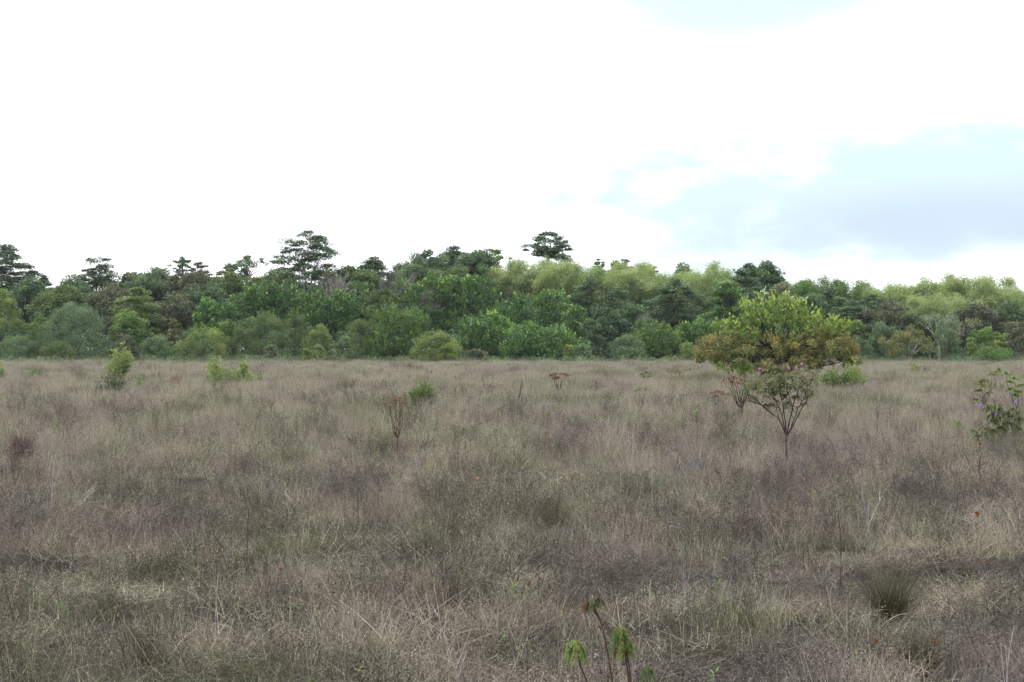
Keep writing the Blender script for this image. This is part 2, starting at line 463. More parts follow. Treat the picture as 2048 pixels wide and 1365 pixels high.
def scatter_group():
    ng = bpy.data.node_groups.new('scatter', 'GeometryNodeTree')
    ng.interface.new_socket('Geometry', in_out='INPUT', socket_type='NodeSocketGeometry')
    ng.interface.new_socket('Geometry', in_out='OUTPUT', socket_type='NodeSocketGeometry')
    N = ng.nodes; Lk = ng.links
    gi = N.new('NodeGroupInput'); go = N.new('NodeGroupOutput')
    ci = N.new('GeometryNodeCollectionInfo'); ci.inputs['Collection'].default_value = src
    ci.inputs['Separate Children'].default_value = True; ci.inputs['Reset Children'].default_value = True
    ip = N.new('GeometryNodeInstanceOnPoints'); ip.inputs['Pick Instance'].default_value = True
    def na(nm, ty):
        a = N.new('GeometryNodeInputNamedAttribute'); a.data_type = ty; a.inputs['Name'].default_value = nm
        return a.outputs['Attribute']
    Lk.new(gi.outputs[0], ip.inputs['Points']); Lk.new(ci.outputs[0], ip.inputs['Instance'])
    Lk.new(na('variant', 'INT'), ip.inputs['Instance Index'])
    e = N.new('FunctionNodeEulerToRotation')
    Lk.new(na('rot', 'FLOAT_VECTOR'), e.inputs[0]); Lk.new(e.outputs[0], ip.inputs['Rotation'])
    Lk.new(na('scl', 'FLOAT_VECTOR'), ip.inputs['Scale'])
    Lk.new(ip.outputs[0], go.inputs[0])
    return ng
NG = scatter_group()
def scatter(name, P, variant, rot, scl, hue, label, cat):
    me = bpy.data.meshes.new(name)
    n = len(P)
    me.vertices.add(n); me.vertices.foreach_set('co', np.asarray(P, np.float32).ravel())
    a = me.attributes.new('variant', 'INT', 'POINT'); a.data.foreach_set('value', np.asarray(variant, np.int32))
    a = me.attributes.new('rot', 'FLOAT_VECTOR', 'POINT'); a.data.foreach_set('vector', np.asarray(rot, np.float32).ravel())
    a = me.attributes.new('scl', 'FLOAT_VECTOR', 'POINT'); a.data.foreach_set('vector', np.asarray(scl, np.float32).ravel())
    a = me.attributes.new('hue', 'FLOAT', 'POINT'); a.data.foreach_set('value', np.asarray(hue, np.float32))
    for m in GM: me.materials.append(m)
    o = bpy.data.objects.new(name, me); sc.collection.objects.link(o)
    md = o.modifiers.new('scatter', 'NODES'); md.node_group = NG
    return setting(o, 'stuff', label, cat)
rg = np.random.RandomState(77)
def zone(d0, d1, dens, margin=1.18, extra=2.0):
    """points over the part of the meadow between distances d0 and d1, a little wider than the view"""
    hw = 0.36 * margin
    area = 0.5 * 2 * hw * (d1 * d1 - d0 * d0) + 2 * extra * (d1 - d0)
    n = int(area * dens)
    y = np.sqrt(rg.uniform(d0 * d0, d1 * d1, n)); w = hw * y + extra
    x = rg.uniform(-1, 1, n) * w
    return x, y
def kinds(x, y):
    """hue 0 green .. 0.5 straw .. 1 mauve brown"""
    n1 = field(x, y * 0.6, 0, 9, 0.3); n2 = field(x, y, 8, 20, 2.0)
    base = np.interp(y, [0, 9, 14, 22, 32, 45, 60, 90, 130, 200], [.58, .58, .58, .58, .55, .50, .47, .47, .48, .52])
    h = base + 0.11 * n1 + 0.15 * n2 + rg.normal(size=len(x)) * 0.15
    return np.clip(h, 0.05, 0.80)
def pick(x, y, weights):
    w = np.array(weights, float); w /= w.sum()
    return rg.choice(len(w), len(x), p=w)
parts = []
x, y = zone(4.5, 20, 17)
v = pick(x, y, [11, 15, 1.5, 18, 18, 13, 8, 8, 13, 13, 15, 1.1, 2.2, 2.2, 2.0])  # dark weeds weighted up: their colour stands in for shade among the near stems
gap = (field(x, y, 10, 18, 7.0) < -1.0) & (v < 6); v[gap] = 6 + (v[gap] % 2)
parts.append((x, y, v, 0.95))
x, y = zone(20, 48, 9.5)
v = pick(x, y, [17, 16, 8, 17, 14, 12, 5, 5, 4, 4, 5, .8, .9, .8, .6])
gap = (field(x, y, 8, 16, 7.0) < -1.1) & (v < 6); v[gap] = 6 + (v[gap] % 2)
parts.append((x, y, v, 1.12))
x, y = zone(48, 100, 1.9)
v = 15 + pick(x, y, [10, 9, 7, 2, 2])
parts.append((x, y, v, 1.0))
x, y = zone(100, 212, 1.1, 1.12)
v = 15 + pick(x, y, [10, 9, 7, 2, 2])
parts.append((x, y, v, 1.15))
X = np.concatenate([p[0] for p in parts]); Y = np.concatenate([p[1] for p in parts])
Vv = np.concatenate([p[2] for p in parts]); Sc = np.concatenate([np.full(len(p[0]), p[3]) for p in parts])
n = len(X)
hn = np.clip(1.0 + 0.30 * field(X, Y, 9, 17, 5.0) + 0.13 * field(X, Y, 17, 24, 3.0), 0.22, 1.5) * np.interp(Y, [5, 9, 15, 26], [.52, .60, .72, .84])
# a trodden hollow behind the little ledge of grass at the near left
hn *= 1 - 0.45 * np.exp(-(((X + 3.0) / 1.7) ** 2 + ((Y - 9.6) / 0.42) ** 2))
s = Sc * rg.uniform(0.8, 1.2, n)
scl = np.stack([s, s, s * hn], -1)
rot = np.stack([rg.normal(size=n) * 0.10, rg.normal(size=n) * 0.10, rg.uniform(0, 6.283, n)], -1)
scatter('grass', np.stack([X, Y, ground(X, Y) - 0.01], -1), Vv, rot, scl, kinds(X, Y),
        'dry straw, olive and mauve-brown meadow grass mixed with dead weed stems', 'grass')

# ------------------------------------------------------------------ trees
def crown_dome(rng, H, r, zb, n_cl, cr, n_leaf, L, W, up=0.3, squash=0.7, power=2.4, tip=0.25, low=0.85, rmin=0.55, loose=0):
    """leaf masses gathered in clumps over an uneven dome"""
    g = Geo(); t = 1 - rng.uniform(0, 1, n_cl) ** 1.25
    t = np.clip(t, 0, 1)
    prof = (1 - np.abs(np.clip((t - 0.35) / 0.65, 0, 1)) ** power) ** 0.5
    prof = np.where(t < 0.35, low + (1 - low) * t / 0.35, prof)
    th = rng.uniform(0, 6.283, n_cl)
    lob = 1 + 0.17 * np.sin(3 * th + rng.uniform(0, 6) + 3 * t) + 0.13 * np.sin(7 * th + rng.uniform(0, 6) - 6 * t)
    rr = (r - cr * .7) * prof * lob * rng.uniform(rmin, 1.0, n_cl) ** .7
    z = zb + cr * .5 + t * (H - zb - cr * .9) * (1 + .05 * np.sin(2 * th + rng.uniform(0, 6))) * rng.uniform(.88, 1.05, n_cl)
    C = np.stack([np.cos(th) * rr, np.sin(th) * rr, z], -1)
    ct = rng.normal(size=n_cl) * 0.13
    csz = rng.uniform(.6, 1.3, n_cl)
    k = np.repeat(np.arange(n_cl), n_leaf)
    O = (rng.normal(size=(len(k), 3)) * .55 if loose else ballpts(rng, len(k), 0.40)) * csz[k][:, None] * cr
    O[:, 2] *= squash
    P = C[k] + O
    out = norm(O + C[k] * np.array([.12, .12, 0]))
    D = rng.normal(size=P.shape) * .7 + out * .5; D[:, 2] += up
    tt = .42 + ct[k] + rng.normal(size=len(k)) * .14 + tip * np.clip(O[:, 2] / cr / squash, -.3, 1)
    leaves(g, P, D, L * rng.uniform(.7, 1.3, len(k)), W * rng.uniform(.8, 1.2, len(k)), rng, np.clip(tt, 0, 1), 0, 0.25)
    return g, C
def crown_shoots(rng, H, r, zb, n_sh, L, W, tipc=1.0):
    """glossy dark crown of upright leafy shoots, each ending in young pale leaves"""
    g = Geo(); n_l = max(10, n_sh // 13); lr = min(1.15, r * .30)
    t = 1 - rng.uniform(0, 1, n_l) ** 1.1
    prof = np.where(t < 0.3, .9 + .1 * t / .3, (1 - (np.clip((t - .3) / .7, 0, 1)) ** 2.3) ** .5)
    th = rng.uniform(0, 6.283, n_l)
    p1, p2, p3 = rng.uniform(0, 6.28, 3)
    rr = (r - lr * .5) * prof * (1 + .13 * np.sin(3 * th + p1 + t * 4)) * rng.uniform(.72, 1.0, n_l)
    z = zb + lr * .3 + t * (H - zb - lr) * (1 + .07 * np.sin(3 * th + p3))
    LC = np.stack([np.cos(th) * rr, np.sin(th) * rr, z], -1)
    kk = rng.randint(0, n_l, n_sh)
    sz = rng.uniform(.65, 1.25, n_l)[kk] * lr
    off = norm(rng.normal(size=(n_sh, 3)) + norm(LC[kk] * np.array([1, 1, 0]) + 1e-6) * .7 + np.array([0, 0, .55]))
    B = LC[kk] + off * sz[:, None]
    A = norm(off * .55 + np.array([0, 0, .85]) + rng.normal(size=(n_sh, 3)) * .12)
    lobt = (rng.normal(size=n_l) * .09)[kk]
    m = 13
    k = np.repeat(np.arange(n_sh), m); u = np.tile(np.linspace(-.3, 1, m), n_sh)
    ln = rng.uniform(.4, .85, n_sh)[k]
    side = norm(rng.normal(size=(len(k), 3)))
    spread = np.where(u > .8, .25, 1.0)[:, None]
    D = norm(A[k] * .65 + side * spread * .8)
    P = B[k] + A[k] * (u * ln)[:, None] + D * L * .5 + rng.normal(size=(len(k), 3)) * .12 * spread
    ct = lobt + rng.normal(size=n_sh) * .06
    pale = rng.uniform(0, 1, n_sh) < .55
    tt = .33 + ct[k] + rng.normal(size=len(k)) * .14 + np.where((u > .78) & pale[k], .46 * tipc * rng.uniform(.3, 1.2, n_sh)[k], 0)
    leaves(g, P, D, L * rng.uniform(.75, 1.25, len(k)), W * rng.uniform(.8, 1.2, len(k)), rng, np.clip(tt, 0, 1), 0)
    # the inner leafage, so that the crown is not hollow
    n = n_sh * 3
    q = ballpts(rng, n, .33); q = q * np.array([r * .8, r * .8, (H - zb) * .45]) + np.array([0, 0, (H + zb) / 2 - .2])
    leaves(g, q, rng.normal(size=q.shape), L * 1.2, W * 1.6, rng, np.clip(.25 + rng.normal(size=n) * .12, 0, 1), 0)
    return g, LC[::max(1, n_l // 16)]
def crown_layers(rng, H, r, zb, n_cl, cr, n_leaf, L, W, shape='pagoda'):
    """flat sprays of leaves stacked in tiers with gaps between"""
    g = Geo(); n_t = max(5, int((H - zb) / (cr * .62)))
    tier = (rng.beta(1.0, 1.35 if shape == 'pagoda' else 1.0, n_cl) * n_t * .999).astype(int); t = (tier + .5) / n_t + rng.normal(size=n_cl) * .05
    t = np.clip(t, 0, 1.04)
    if shape == 'pagoda': prof = 1.22 * (1 - .74 * t ** 1.0)
    elif shape == 'umbrella': prof = np.where(t > .45, (1 - np.clip((t - .45) / .55, 0, 1) ** 2.2) ** .5, .35 + 1.3 * np.clip(t, 0, .45))
    else: prof = np.where(t > .4, (1 - np.clip((t - .4) / .62, 0, 1) ** 2.2) ** .5, .88 + .3 * t)
    th = rng.uniform(0, 6.283, n_cl)
    rr = (r - cr * .6) * prof * rng.uniform(0.05, 1, n_cl) ** .55 * (1 + .15 * np.sin(th * 3 + tier))
    z = zb + t * (H - zb - .25) - (.10 if shape == 'pagoda' else .24) * rr
    z += (H - z.max() - .3)*0.5
    C = np.stack([np.cos(th) * rr, np.sin(th) * rr, z], -1)
    ct = rng.normal(size=n_cl) * .12; csz = rng.uniform(.6, 1.35, n_cl)
    k = np.repeat(np.arange(n_cl), n_leaf)
    O = ballpts(rng, len(k), .5) * csz[k][:, None] * cr
    rad = np.linalg.norm(O[:, :2], axis=1)
    O[:, 2] = O[:, 2] * .30 - .10 * rad
    P = C[k] + O
    D = O * np.array([1, 1, .3]) + rng.normal(size=P.shape) * np.array([.5, .5, .22]) * cr
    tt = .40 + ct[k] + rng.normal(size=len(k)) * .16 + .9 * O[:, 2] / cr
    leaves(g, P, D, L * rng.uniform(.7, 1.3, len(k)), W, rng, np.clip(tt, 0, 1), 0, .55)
    return g, C
def crown_plumes(rng, H, r, zb, n_p, n_leaf, L, W):
    """arching feathery bamboo culms"""
    g = Geo(); tops = []
    for i in range(n_p):
        th = rng.uniform(0, 6.283); q = math.sqrt(rng.uniform(0, 1)) * r * .8
        top = H * (1 - .22 * (q / r) ** 2) * rng.uniform(.70, 1.0)
        a = np.array([math.cos(th) * q * .4, math.sin(th) * q * .4, zb * .3])
        b = np.array([math.cos(th) * q * .8, math.sin(th) * q * .8, top * 1.12])
        th2 = th + rng.normal() * .6
        c = np.array([math.cos(th) * q + math.cos(th2) * r * .40, math.sin(th) * q + math.sin(th2) * r * .40, top * .80])
        cur = bez(a, b, c, 24); cur[:, 2] *= top / cur[:, 2].max()
        f = rng.beta(1.5, 1.05, n_leaf) * 22.99; ix = f.astype(int); fr = (f - ix)[:, None]
        P = cur[ix] * (1 - fr) + cur[ix + 1] * fr
        wdt = (.35 + .75 * np.sin(f / 23 * 3.0))[:, None]
        O = rng.normal(size=P.shape) * np.array([.55, .55, .45]) * wdt
        P = P + O
        D = norm(O + rng.normal(size=P.shape) * .3); D[:, 2] -= .35
        tt = .5 + rng.normal() * .12 + rng.normal(size=n_leaf) * .15 + .10 * O[:, 2]
        leaves(g, P, D, L * rng.uniform(.6, 1.4, n_leaf), W, rng, np.clip(tt, 0, 1), 0)
        tops.append(cur)
    return g, tops
def limbs(rng, C, zfork, rad, nmax=14, sides=5, base=(0, 0, 0), stems=1, spread=0.3, thin=0.018):
    """tapered trunk that forks into limbs reaching the leaf clumps"""
    g = Geo(); C = np.asarray(C)
    sel = C[rng.choice(len(C), min(nmax, len(C)), replace=False)]
    b0 = np.array([*base[:2], -0.15], float)
    forks = []
    for s_ in range(stems):
        th = rng.uniform(0, 6.28); f = np.array([math.cos(th) * spread, math.sin(th) * spread, zfork * rng.uniform(.85, 1.15)]) * (1 if stems > 1 else .5) + (0 if stems > 1 else np.array([0, 0, zfork * .5]))
        o = b0 + np.array([math.cos(th), math.sin(th), 0]) * rad * (1.1 if stems > 1 else 0)
        tube(g, wobble(bez(o, o + np.array([0, 0, zfork * .5]), f, 7), rng, rad * .25), np.linspace(rad * (1.25 if stems == 1 else .8), rad * (.7 if stems == 1 else .45), 7), max(sides, 6))
        forks.append(f)
    forks = np.array(forks)
    for c in sel:
        f = forks[np.argmin(np.linalg.norm((forks - c)[:, :2], axis=1) + rng.uniform(0, .5, len(forks)))]
        mid = (f + c) / 2 + np.array([0, 0, .18 * (c[2] - f[2])]) + (c - f) * np.array([.12, .12, 0])
        ln = np.linalg.norm(c - f)
        tube(g, wobble(bez(f, mid, c, 7), rng, ln * .02), np.linspace(rad * .45, thin, 7), sides)
    return g
def twigs(g, rng, p, d, L, r, depth, n=3, spread=.45, up=.15, sides=4):
    """bare forking branches"""
    q = p + d * L; mid = (p + q) / 2 + rng.normal(size=3) * L * .06
    tube(g, bez(p, mid, q, 4), np.linspace(r, r * .6, 4), sides if depth > 1 else 3)
    tips = [q]
    if depth:
        tips = []
        for _ in range(n):
            nd = norm(d + rng.normal(size=3) * spread + np.array([0, 0, up]))
            tips += twigs(g, rng, q, nd, L * rng.uniform(.6, .9), r * .6, depth - 1, n, spread, up, sides)
    return tips

def leaf_scale(d): return d / 200.0
_seed = [100]
def tree(kind, pal, px, top, hw, d, zbf, label, name='broadleaf_tree', cat='tree', dens=1.0, group=None, bark=None, fy=0.0):
    _seed[0] += 1
    rng = np.random.RandomState(_seed[0])
    H = zat(top, d); r = hw / F * d; x = at(px, d)
    z0 = float(ground(x, d))
    root = empty(name, (x, d, z0), label, cat, group)
    H -= z0; zb = H * zbf; s = leaf_scale(d)
    m = PAL[pal]; bark = bark or BARK
    if d > 205 and kind in ('dome', 'tiers', 'pagoda', 'plume'): r *= 1.28; zb = min(zb, H * (.30 if kind == 'pagoda' else .15))
    vol = r * (H - zb)
    if kind == 'dome':
        cr = max(.5, min(1.1, r * .30)); n_cl = int(min(170, 22 + vol * 1.35) * dens)
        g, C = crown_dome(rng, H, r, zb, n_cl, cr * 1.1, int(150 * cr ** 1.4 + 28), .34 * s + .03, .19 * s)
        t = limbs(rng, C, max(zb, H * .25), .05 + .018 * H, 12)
    elif kind == 'bush':
        cr = max(.35, min(.7, r * .28)); n_cl = int(min(140, 20 + vol * 2.0) * dens)
        g, C = crown_dome(rng, H, r, zb, n_cl, cr * 1.1, int(120 * cr ** 1.2 + 34), .25 * s + .02, .13 * s, squash=.85, low=.8)
        t = limbs(rng, C, H * .22, .03 + .012 * H, 12, stems=3)
    elif kind == 'fine':
        cr = max(.4, min(.9, r * .30)); n_cl = int(min(150, 20 + vol * 1.8) * dens)
        g, C = crown_dome(rng, H, r, zb, n_cl, cr * 1.1, int(200 * cr ** 1.2 + 30), .20 * s + .02, .085 * s, squash=.8, low=.85, tip=.15)
        t = limbs(rng, C, H * .2, .03 + .012 * H, 12, stems=3)
    elif kind == 'shoots':
        n = int(min(620, 70 + (r * (H - zb) * 6.5 + r * r * 3.1) * 2.1) * dens)
        g, C = crown_shoots(rng, H, r, zb, n, .40 * s, .19 * s)
        t = limbs(rng, C, max(zb, H * .2), .06 + .016 * H, 14)
    elif kind in ('pagoda', 'umbrella', 'tiers'):
        cr = max(.7, min(1.5, r * (.20 if kind == 'pagoda' or dens < 1 else .27))); n_cl = int(min(230, 30 + vol * 2.3) * dens)
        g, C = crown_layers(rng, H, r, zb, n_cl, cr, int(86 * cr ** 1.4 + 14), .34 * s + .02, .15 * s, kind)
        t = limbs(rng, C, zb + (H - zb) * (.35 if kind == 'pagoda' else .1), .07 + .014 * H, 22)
    elif kind == 'plume':
        g, cur = crown_plumes(rng, H, r, zb, int((16 + r * 7) * dens), 560, .40 * s, .075 * s)
        t = Geo()
        for c in cur: tube(t, np.vstack([[c[0, 0] * .6, c[0, 1] * .6, -.15], c]), np.linspace(.06, .012, len(c) + 1), 4)
        bark = BARK
    elif kind == 'open':
        cr = max(.35, r * .20); n_cl = int((16 + vol * .8) * dens)
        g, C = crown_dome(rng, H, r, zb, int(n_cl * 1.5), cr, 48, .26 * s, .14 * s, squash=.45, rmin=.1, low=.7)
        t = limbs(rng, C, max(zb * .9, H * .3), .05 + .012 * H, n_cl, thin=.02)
    elif kind == 'bare':
        t = Geo(); zf = H * .45
        tube(t, np.array([[0, 0, -.15], [.05, 0, zf * .5], [0, .05, zf]]), [.22, .18, .13], 6)
        for k in range(4):
            twigs(t, rng, np.array([0, .0, zf * (.75 + .08 * k)]), norm(np.array([rng.normal() * .55, rng.normal() * .4, 1.0])), (H - zf) * .40, .11, 4, 3, .38, .12)
        co = np.concatenate(t.v); zm = co[:, 2].max()
        for v_ in t.v: v_[:, 2] *= H / zm
        t.obj('trunk', bark, root, smooth=True)
        return root
    # bring the finished crown to the height read from the photograph
    zt = np.percentile(np.concatenate(g.v)[:, 2], 99.7)
    for v_ in g.v: v_[:, 2] = np.where(v_[:, 2] > 0, v_[:, 2] * (H / zt) , v_[:, 2])
    g.obj('crown', m, root)
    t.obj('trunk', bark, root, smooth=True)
    return root

BT, SH, BB = 'broadleaf_tree', 'shrub', 'bamboo_clump'
T = [
# ---- skyline row
('tiers','blue', 12,492,60,240,.30,'tall dark blue-green tree at the far left edge of the wood',BT),
('tiers','blue', 88,552,34,238,.35,'small dark tree on the skyline just right of the tall left-edge tree',BT),
('pagoda','blue',195,518,64,240,.30,'pointed dark tiered tree on the skyline between left edge and brown crowns',BT),
('dome','brown', 262,548,38,245,.35,'low olive-brown crown on the skyline right of the pointed tiered tree',BT),
('dome','brown', 318,541,48,240,.30,'broad brownish crown on the left skyline',BT),
('dome','brown', 352,556,40,236,.30,'dark brown-grey crown under the small leafy tufts of the left skyline',BT),
('open','blue',  366,514,31,243,.80,'sparse leafy treetop poking up from the brownish crowns',BT),
('open','brown', 400,524,26,244,.80,'thin reddish twiggy treetop beside the sparse leafy one',BT),
('umbrella','grey',470,528,54,238,.50,'open pale green crown with sky showing through on the left skyline',BT),
('open','grey',  492,511,40,244,.82,'sparse tuft standing above the open pale green crown',BT),
('pagoda','blue',612,463,92,236,.42,'large tiered tree, the tallest and widest on the left skyline',BT),
('dome','olive', 520,556,42,232,.35,'olive crown between the open pale green crown and the large tiered tree',BT),
('dome','brown', 700,541,42,236,.35,'brown-green crown right of the large tiered tree',BT),
('tiers','blue', 748,517,50,240,.40,'dark flat-topped tree between the large tiered tree and the bare twiggy one',BT),
('dome','grey',  812,529,38,244,.35,'grey-green crown behind the bare twiggy tree',BT),
('dome','grey',  862,506,56,240,.35,'broad rounded grey-green crown left of the dark domed treetop',BT),
('tiers','blue', 908,495,44,244,.45,'dark domed treetop at the centre-left skyline, highest of its group',BT),
('dome','olive', 905,540,60,232,.35,'olive crown below the dark domed treetop',BT),
('dome','blue',  962,503,38,240,.40,'dark round crown between the domed treetop and the bamboo',BT),
('open','yellow',990,498,30,246,.82,'light airy treetop where the bamboo begins',BT),
('umbrella','blue',1098,465,58,262,.80,'lone umbrella-shaped tree rising high above the bamboo',BT),
('open','grey',  1122,508,31,255,.80,'small pale treetop under the right side of the lone umbrella tree',BT),
('open','grey',  1200,518,16,262,.80,'thin little treetop, first to the right of the lone umbrella tree',BT),
('dome','olive', 1225,525,22,262,.50,'small round treetop among the bamboo right of the umbrella tree',BT),
('open','grey',  1248,518,19,264,.80,'narrow treetop beside the small round one among the bamboo',BT),
('open','brown', 1303,532,26,262,.80,'dark ragged treetop behind the middle of the bamboo',BT),
('dome','grey',  1366,530,27,262,.50,'small domed tree alone on the skyline between bamboo and the dense dark crown',BT),
('dome','blue',  1500,530,26,252,.45,'left shoulder of dark leaves beside the dense dark crown',BT),
('dome','blue',  1535,526,42,250,.40,'dense dark green crown, highest on the right skyline',BT),
('dome','blue',   62,560,50,230,.20,'blue-green crown under the small dark skyline tree at the left',BT),
('dome','blue',   150,556,42,234,.20,'dark crown in the dip left of the pointed tiered tree',BT),
('dome','brown',  388,545,50,234,.20,'brown-green crown filling the skyline below the reddish twiggy treetop',BT),
('dome','olive',  456,549,46,232,.20,'olive crown under the open pale green one',BT),
('dome','blue',   566,543,50,230,.20,'blue-green crown at the left foot of the large tiered tree',BT),
('dome','brown',  655,546,46,230,.20,'brown-green crown behind the slender bare tree',BT),
('dome','grey',   835,516,52,236,.20,'grey-green crown between the bare twiggy tree and the broad rounded crown',BT),
('dome','grey',   940,508,56,237,.20,'grey-green crown just right below the dark domed treetop',BT),
('dome','olive',  715,536,56,234,.20,'olive crown below the dark flat-topped tree',BT),
('dome','grey',   300,543,60,236,.20,'soft grey-green crown behind the tree with yellowish flat sprays',BT),
# ---- bamboo
('plume','bamboo',1010,524,46,238,.10,'yellow-green bamboo at the left end of the central bamboo stand',BB),
('plume','bamboo',1062,520,52,240,.10,'yellowish bamboo directly left below the lone umbrella tree',BB),
('plume','bamboo',1118,524,52,236,.10,'yellow bamboo directly right below the lone umbrella tree',BB),
('plume','bamboo',1165,533,42,238,.10,'light bamboo behind the flat dark crowns near the centre',BB),
('plume','bamboo',1215,540,46,240,.10,'light bamboo under the small round treetop',BB),
('plume','bamboo',1268,526,52,244,.10,'high pale bamboo in the middle of the central stand',BB),
('plume','bamboo',1325,540,48,240,.10,'pale bamboo left of the small domed tree',BB),
('plume','bamboo',1398,543,42,246,.10,'pale bamboo between the small domed tree and the layered trees',BB),
('plume','bamboo',1440,528,30,248,.10,'narrow pale bamboo plume near the dense dark crown',BB),
('plume','mid',  1632,556,40,236,.10,'green bamboo right of the dense dark crown',BB),
('plume','mid',  1700,560,42,236,.10,'green bamboo above the wide layered crowns on the right',BB),
('plume','bamboo',1590,566,34,240,.10,'yellow-green bamboo low beside the dense dark crown',BB),
('plume','bamboo',1775,570,48,234,.10,'yellow-green bamboo at the left end of the right-hand stand',BB),
('plume','bamboo',1835,568,48,232,.10,'yellow-green bamboo above the bronze tree at the wood edge',BB),
('plume','bamboo',1882,552,44,234,.10,'tallest bamboo of the right-hand stand, first peak from the left',BB),
('plume','bamboo',1935,556,48,232,.10,'pale bamboo between the two highest peaks of the right-hand stand',BB),
('plume','bamboo',1990,553,38,234,.10,'bamboo forming the rightmost peak of the skyline',BB),
('plume','bamboo',2032,580,32,230,.10,'bamboo sloping down at the right picture edge',BB),
('plume','bamboo',1880,590,58,221,.05,'yellow-green bamboo hanging low in front of the right-hand stand',BB),
# ---- middle row
('dome','olive',  120,574,52,226,.20,'olive crown below the gap in the left skyline',BT),
('dome','brown',  225,575,52,226,.20,'dark olive crown below the pointed tiered tree',BT),
('tiers','yellow',275,577,48,216,.20,'small tree with yellowish flat sprays, middle of the left wood',BT),
('dome','brown',  345,590,50,222,.15,'dark brownish crown in shade, left of the glossy trees',BT),
('dome','blue',   425,573,52,224,.15,'blue-green crown left of the first glossy trees',BT),
('shoots','laurel',430,598,44,214,.10,'glossy dark green tree at the left end of the glossy group',BT),
('shoots','laurel',508,570,50,218,.10,'glossy tree with pale shoot tips, second from the left of its group',BT),
('shoots','laurel',575,568,50,219,.10,'glossy tree with pale shoot tips below the large tiered tree',BT),
('shoots','laurel',640,577,46,217,.10,'glossy dark tree in a slight dip right below the large tiered tree',BT),
('shoots','laurel',705,567,52,219,.10,'glossy tree with bright shoot tips left of the bare twiggy tree',BT),
('dome','olive',  765,580,36,216,.10,'softer olive crown wedged among the glossy trees',BT),
('shoots','laurel',822,560,50,222,.10,'glossy dark tree under the bare twiggy tree',BT),
('shoots','laurel',880,548,50,224,.10,'glossy dark tree below the broad grey-green crown',BT),
('shoots','laurel',948,552,56,224,.10,'highest of the glossy dark trees, left of the bamboo',BT),
('shoots','laurel',1025,590,48,216,.10,'glossy dark tree below the left end of the bamboo',BT),
('shoots','laurel',1105,582,56,212,.10,'big glossy dark tree under the lone umbrella tree',BT),
('shoots','laurel',1152,612,36,208,.10,'dark glossy tree at the right flank of the big glossy one',BT),
('tiers','blue',  1180,558,40,222,.25,'dark flat-layered crown in front of the bamboo near the centre',BT),
('tiers','blue',  1235,576,40,220,.20,'second dark flat-layered crown near the centre, further right',BT),
('dome','blue',   1205,616,36,212,.10,'shaded grey-green crown below the central flat-layered crowns',BT),
('dome','blue',   1258,610,38,214,.10,'dark crown left of the shaded hollow in the wood',BT),
('umbrella','blue',1352,560,66,220,.42,'wide dark layered tree over the shaded hollow',BT),
('tiers','laurel',1455,566,52,216,.40,'dark green layered tree just left behind the lone field tree',BT),
('tiers','blue',  1482,541,46,224,.40,'upper dark layered crown left below the dense dark crown',BT),
('dome','brown',  1310,640,30,226,.05,'shaded dark shrub deep in the hollow of the wood',SH),
('dome','brown',  1385,632,36,228,.05,'shaded dark undergrowth tree deep in the hollow, right side',BT),
('dome','brown',  1560,572,42,222,.20,'dark crown directly behind the lone field tree',BT),
('dome','blue',   1626,590,40,218,.25,'blue-green crown showing right above the lone field tree',BT),
('tiers','blue',  1668,578,38,222,.30,'small flat dark crown between green bamboos',BT),
('umbrella','blue',1700,602,58,214,.30,'wide layered crown right of the lone field tree',BT),
('dome','brown',  1778,604,60,212,.20,'broad dark dome right of the layered crown',BT),
('tiers','blue',  1745,590,40,220,.30,'dark flat spray at the left end of the right-hand bamboo',BT),
('dome','brown',  1945,608,56,212,.15,'dark rounded tree under the right-hand bamboo',BT),
('dome','olive',  1868,632,46,210,.10,'olive tree between bronze tree and dark rounded tree',BT),
('dome','blue',   2016,606,44,214,.15,'dark tree at the right edge of the wood',BT),
('dome','brown',  2040,645,32,206,.05,'lower dark tree at the right picture edge',BT),
# ---- front row along the meadow
('bush','yellow', 4,580,42,198,.18,'yellow-green tree at the left picture edge',BT),
('fine','grey',   35,673,50,193,.02,'low grey-yellow bush at the foot of the yellow-green edge tree',SH),
('bush','mid',    75,628,38,201,.02,'bright green shrub between the yellow-green edge tree and the big grey-green dome',SH),
('fine','grey',   150,606,76,196,.02,'big rounded grey-green shrub on the left wood edge',SH),
('fine','olive',  118,682,38,190,.02,'dark olive shrub low in front of the big grey-green dome',SH),
('dome','mid',    262,626,46,201,.05,'mid green tree right of the big grey-green dome',BT),
('bush','brown',  250,668,34,196,.02,'dark shaded shrub at the foot of the mid green tree',SH),
('bush','grey',   315,672,42,192,.02,'pale grey-green spreading shrub on the left wood edge',SH),
('open','bronze', 345,638,24,200,.30,'small tree with orange-tinged leaves on the left wood edge',BT),
('bush','yellow', 405,655,58,193,.02,'yellow-green spreading shrub left of the olive dome',SH),
('bush','mid',    455,640,30,199,.02,'green shrub squeezed between yellow-green shrub and olive dome',SH),
('fine','olive',  522,624,66,196,.02,'large smooth olive dome on the wood edge, left of centre',SH),
('fine','olive',  590,630,32,199,.02,'narrow olive shrub right of the large olive dome',SH),
('bush','yellow', 636,650,36,192,.02,'yellow-green shrub below the second glossy trees',SH),
('bush','grey',   686,672,26,188,.04,'small pale shrub with thin stems standing a little into the grass',SH),
('fine','olive',  735,640,50,197,.02,'dark olive shrub left of the glossy front dome',SH),
('shoots','mid',  800,612,66,196,.02,'domed glossy tree at the wood edge left of the yellow bush',BT),
('bush','yellow', 872,662,62,189,.02,'wide yellow-green bush at the centre-left wood edge',SH),
('bush','bright', 892,688,26,184,.04,'small pale lime shrub in front of the wide yellow-green bush',SH),
('bush','brown',  952,698,28,188,.02,'low dull bush right of the wide yellow-green bush',SH),
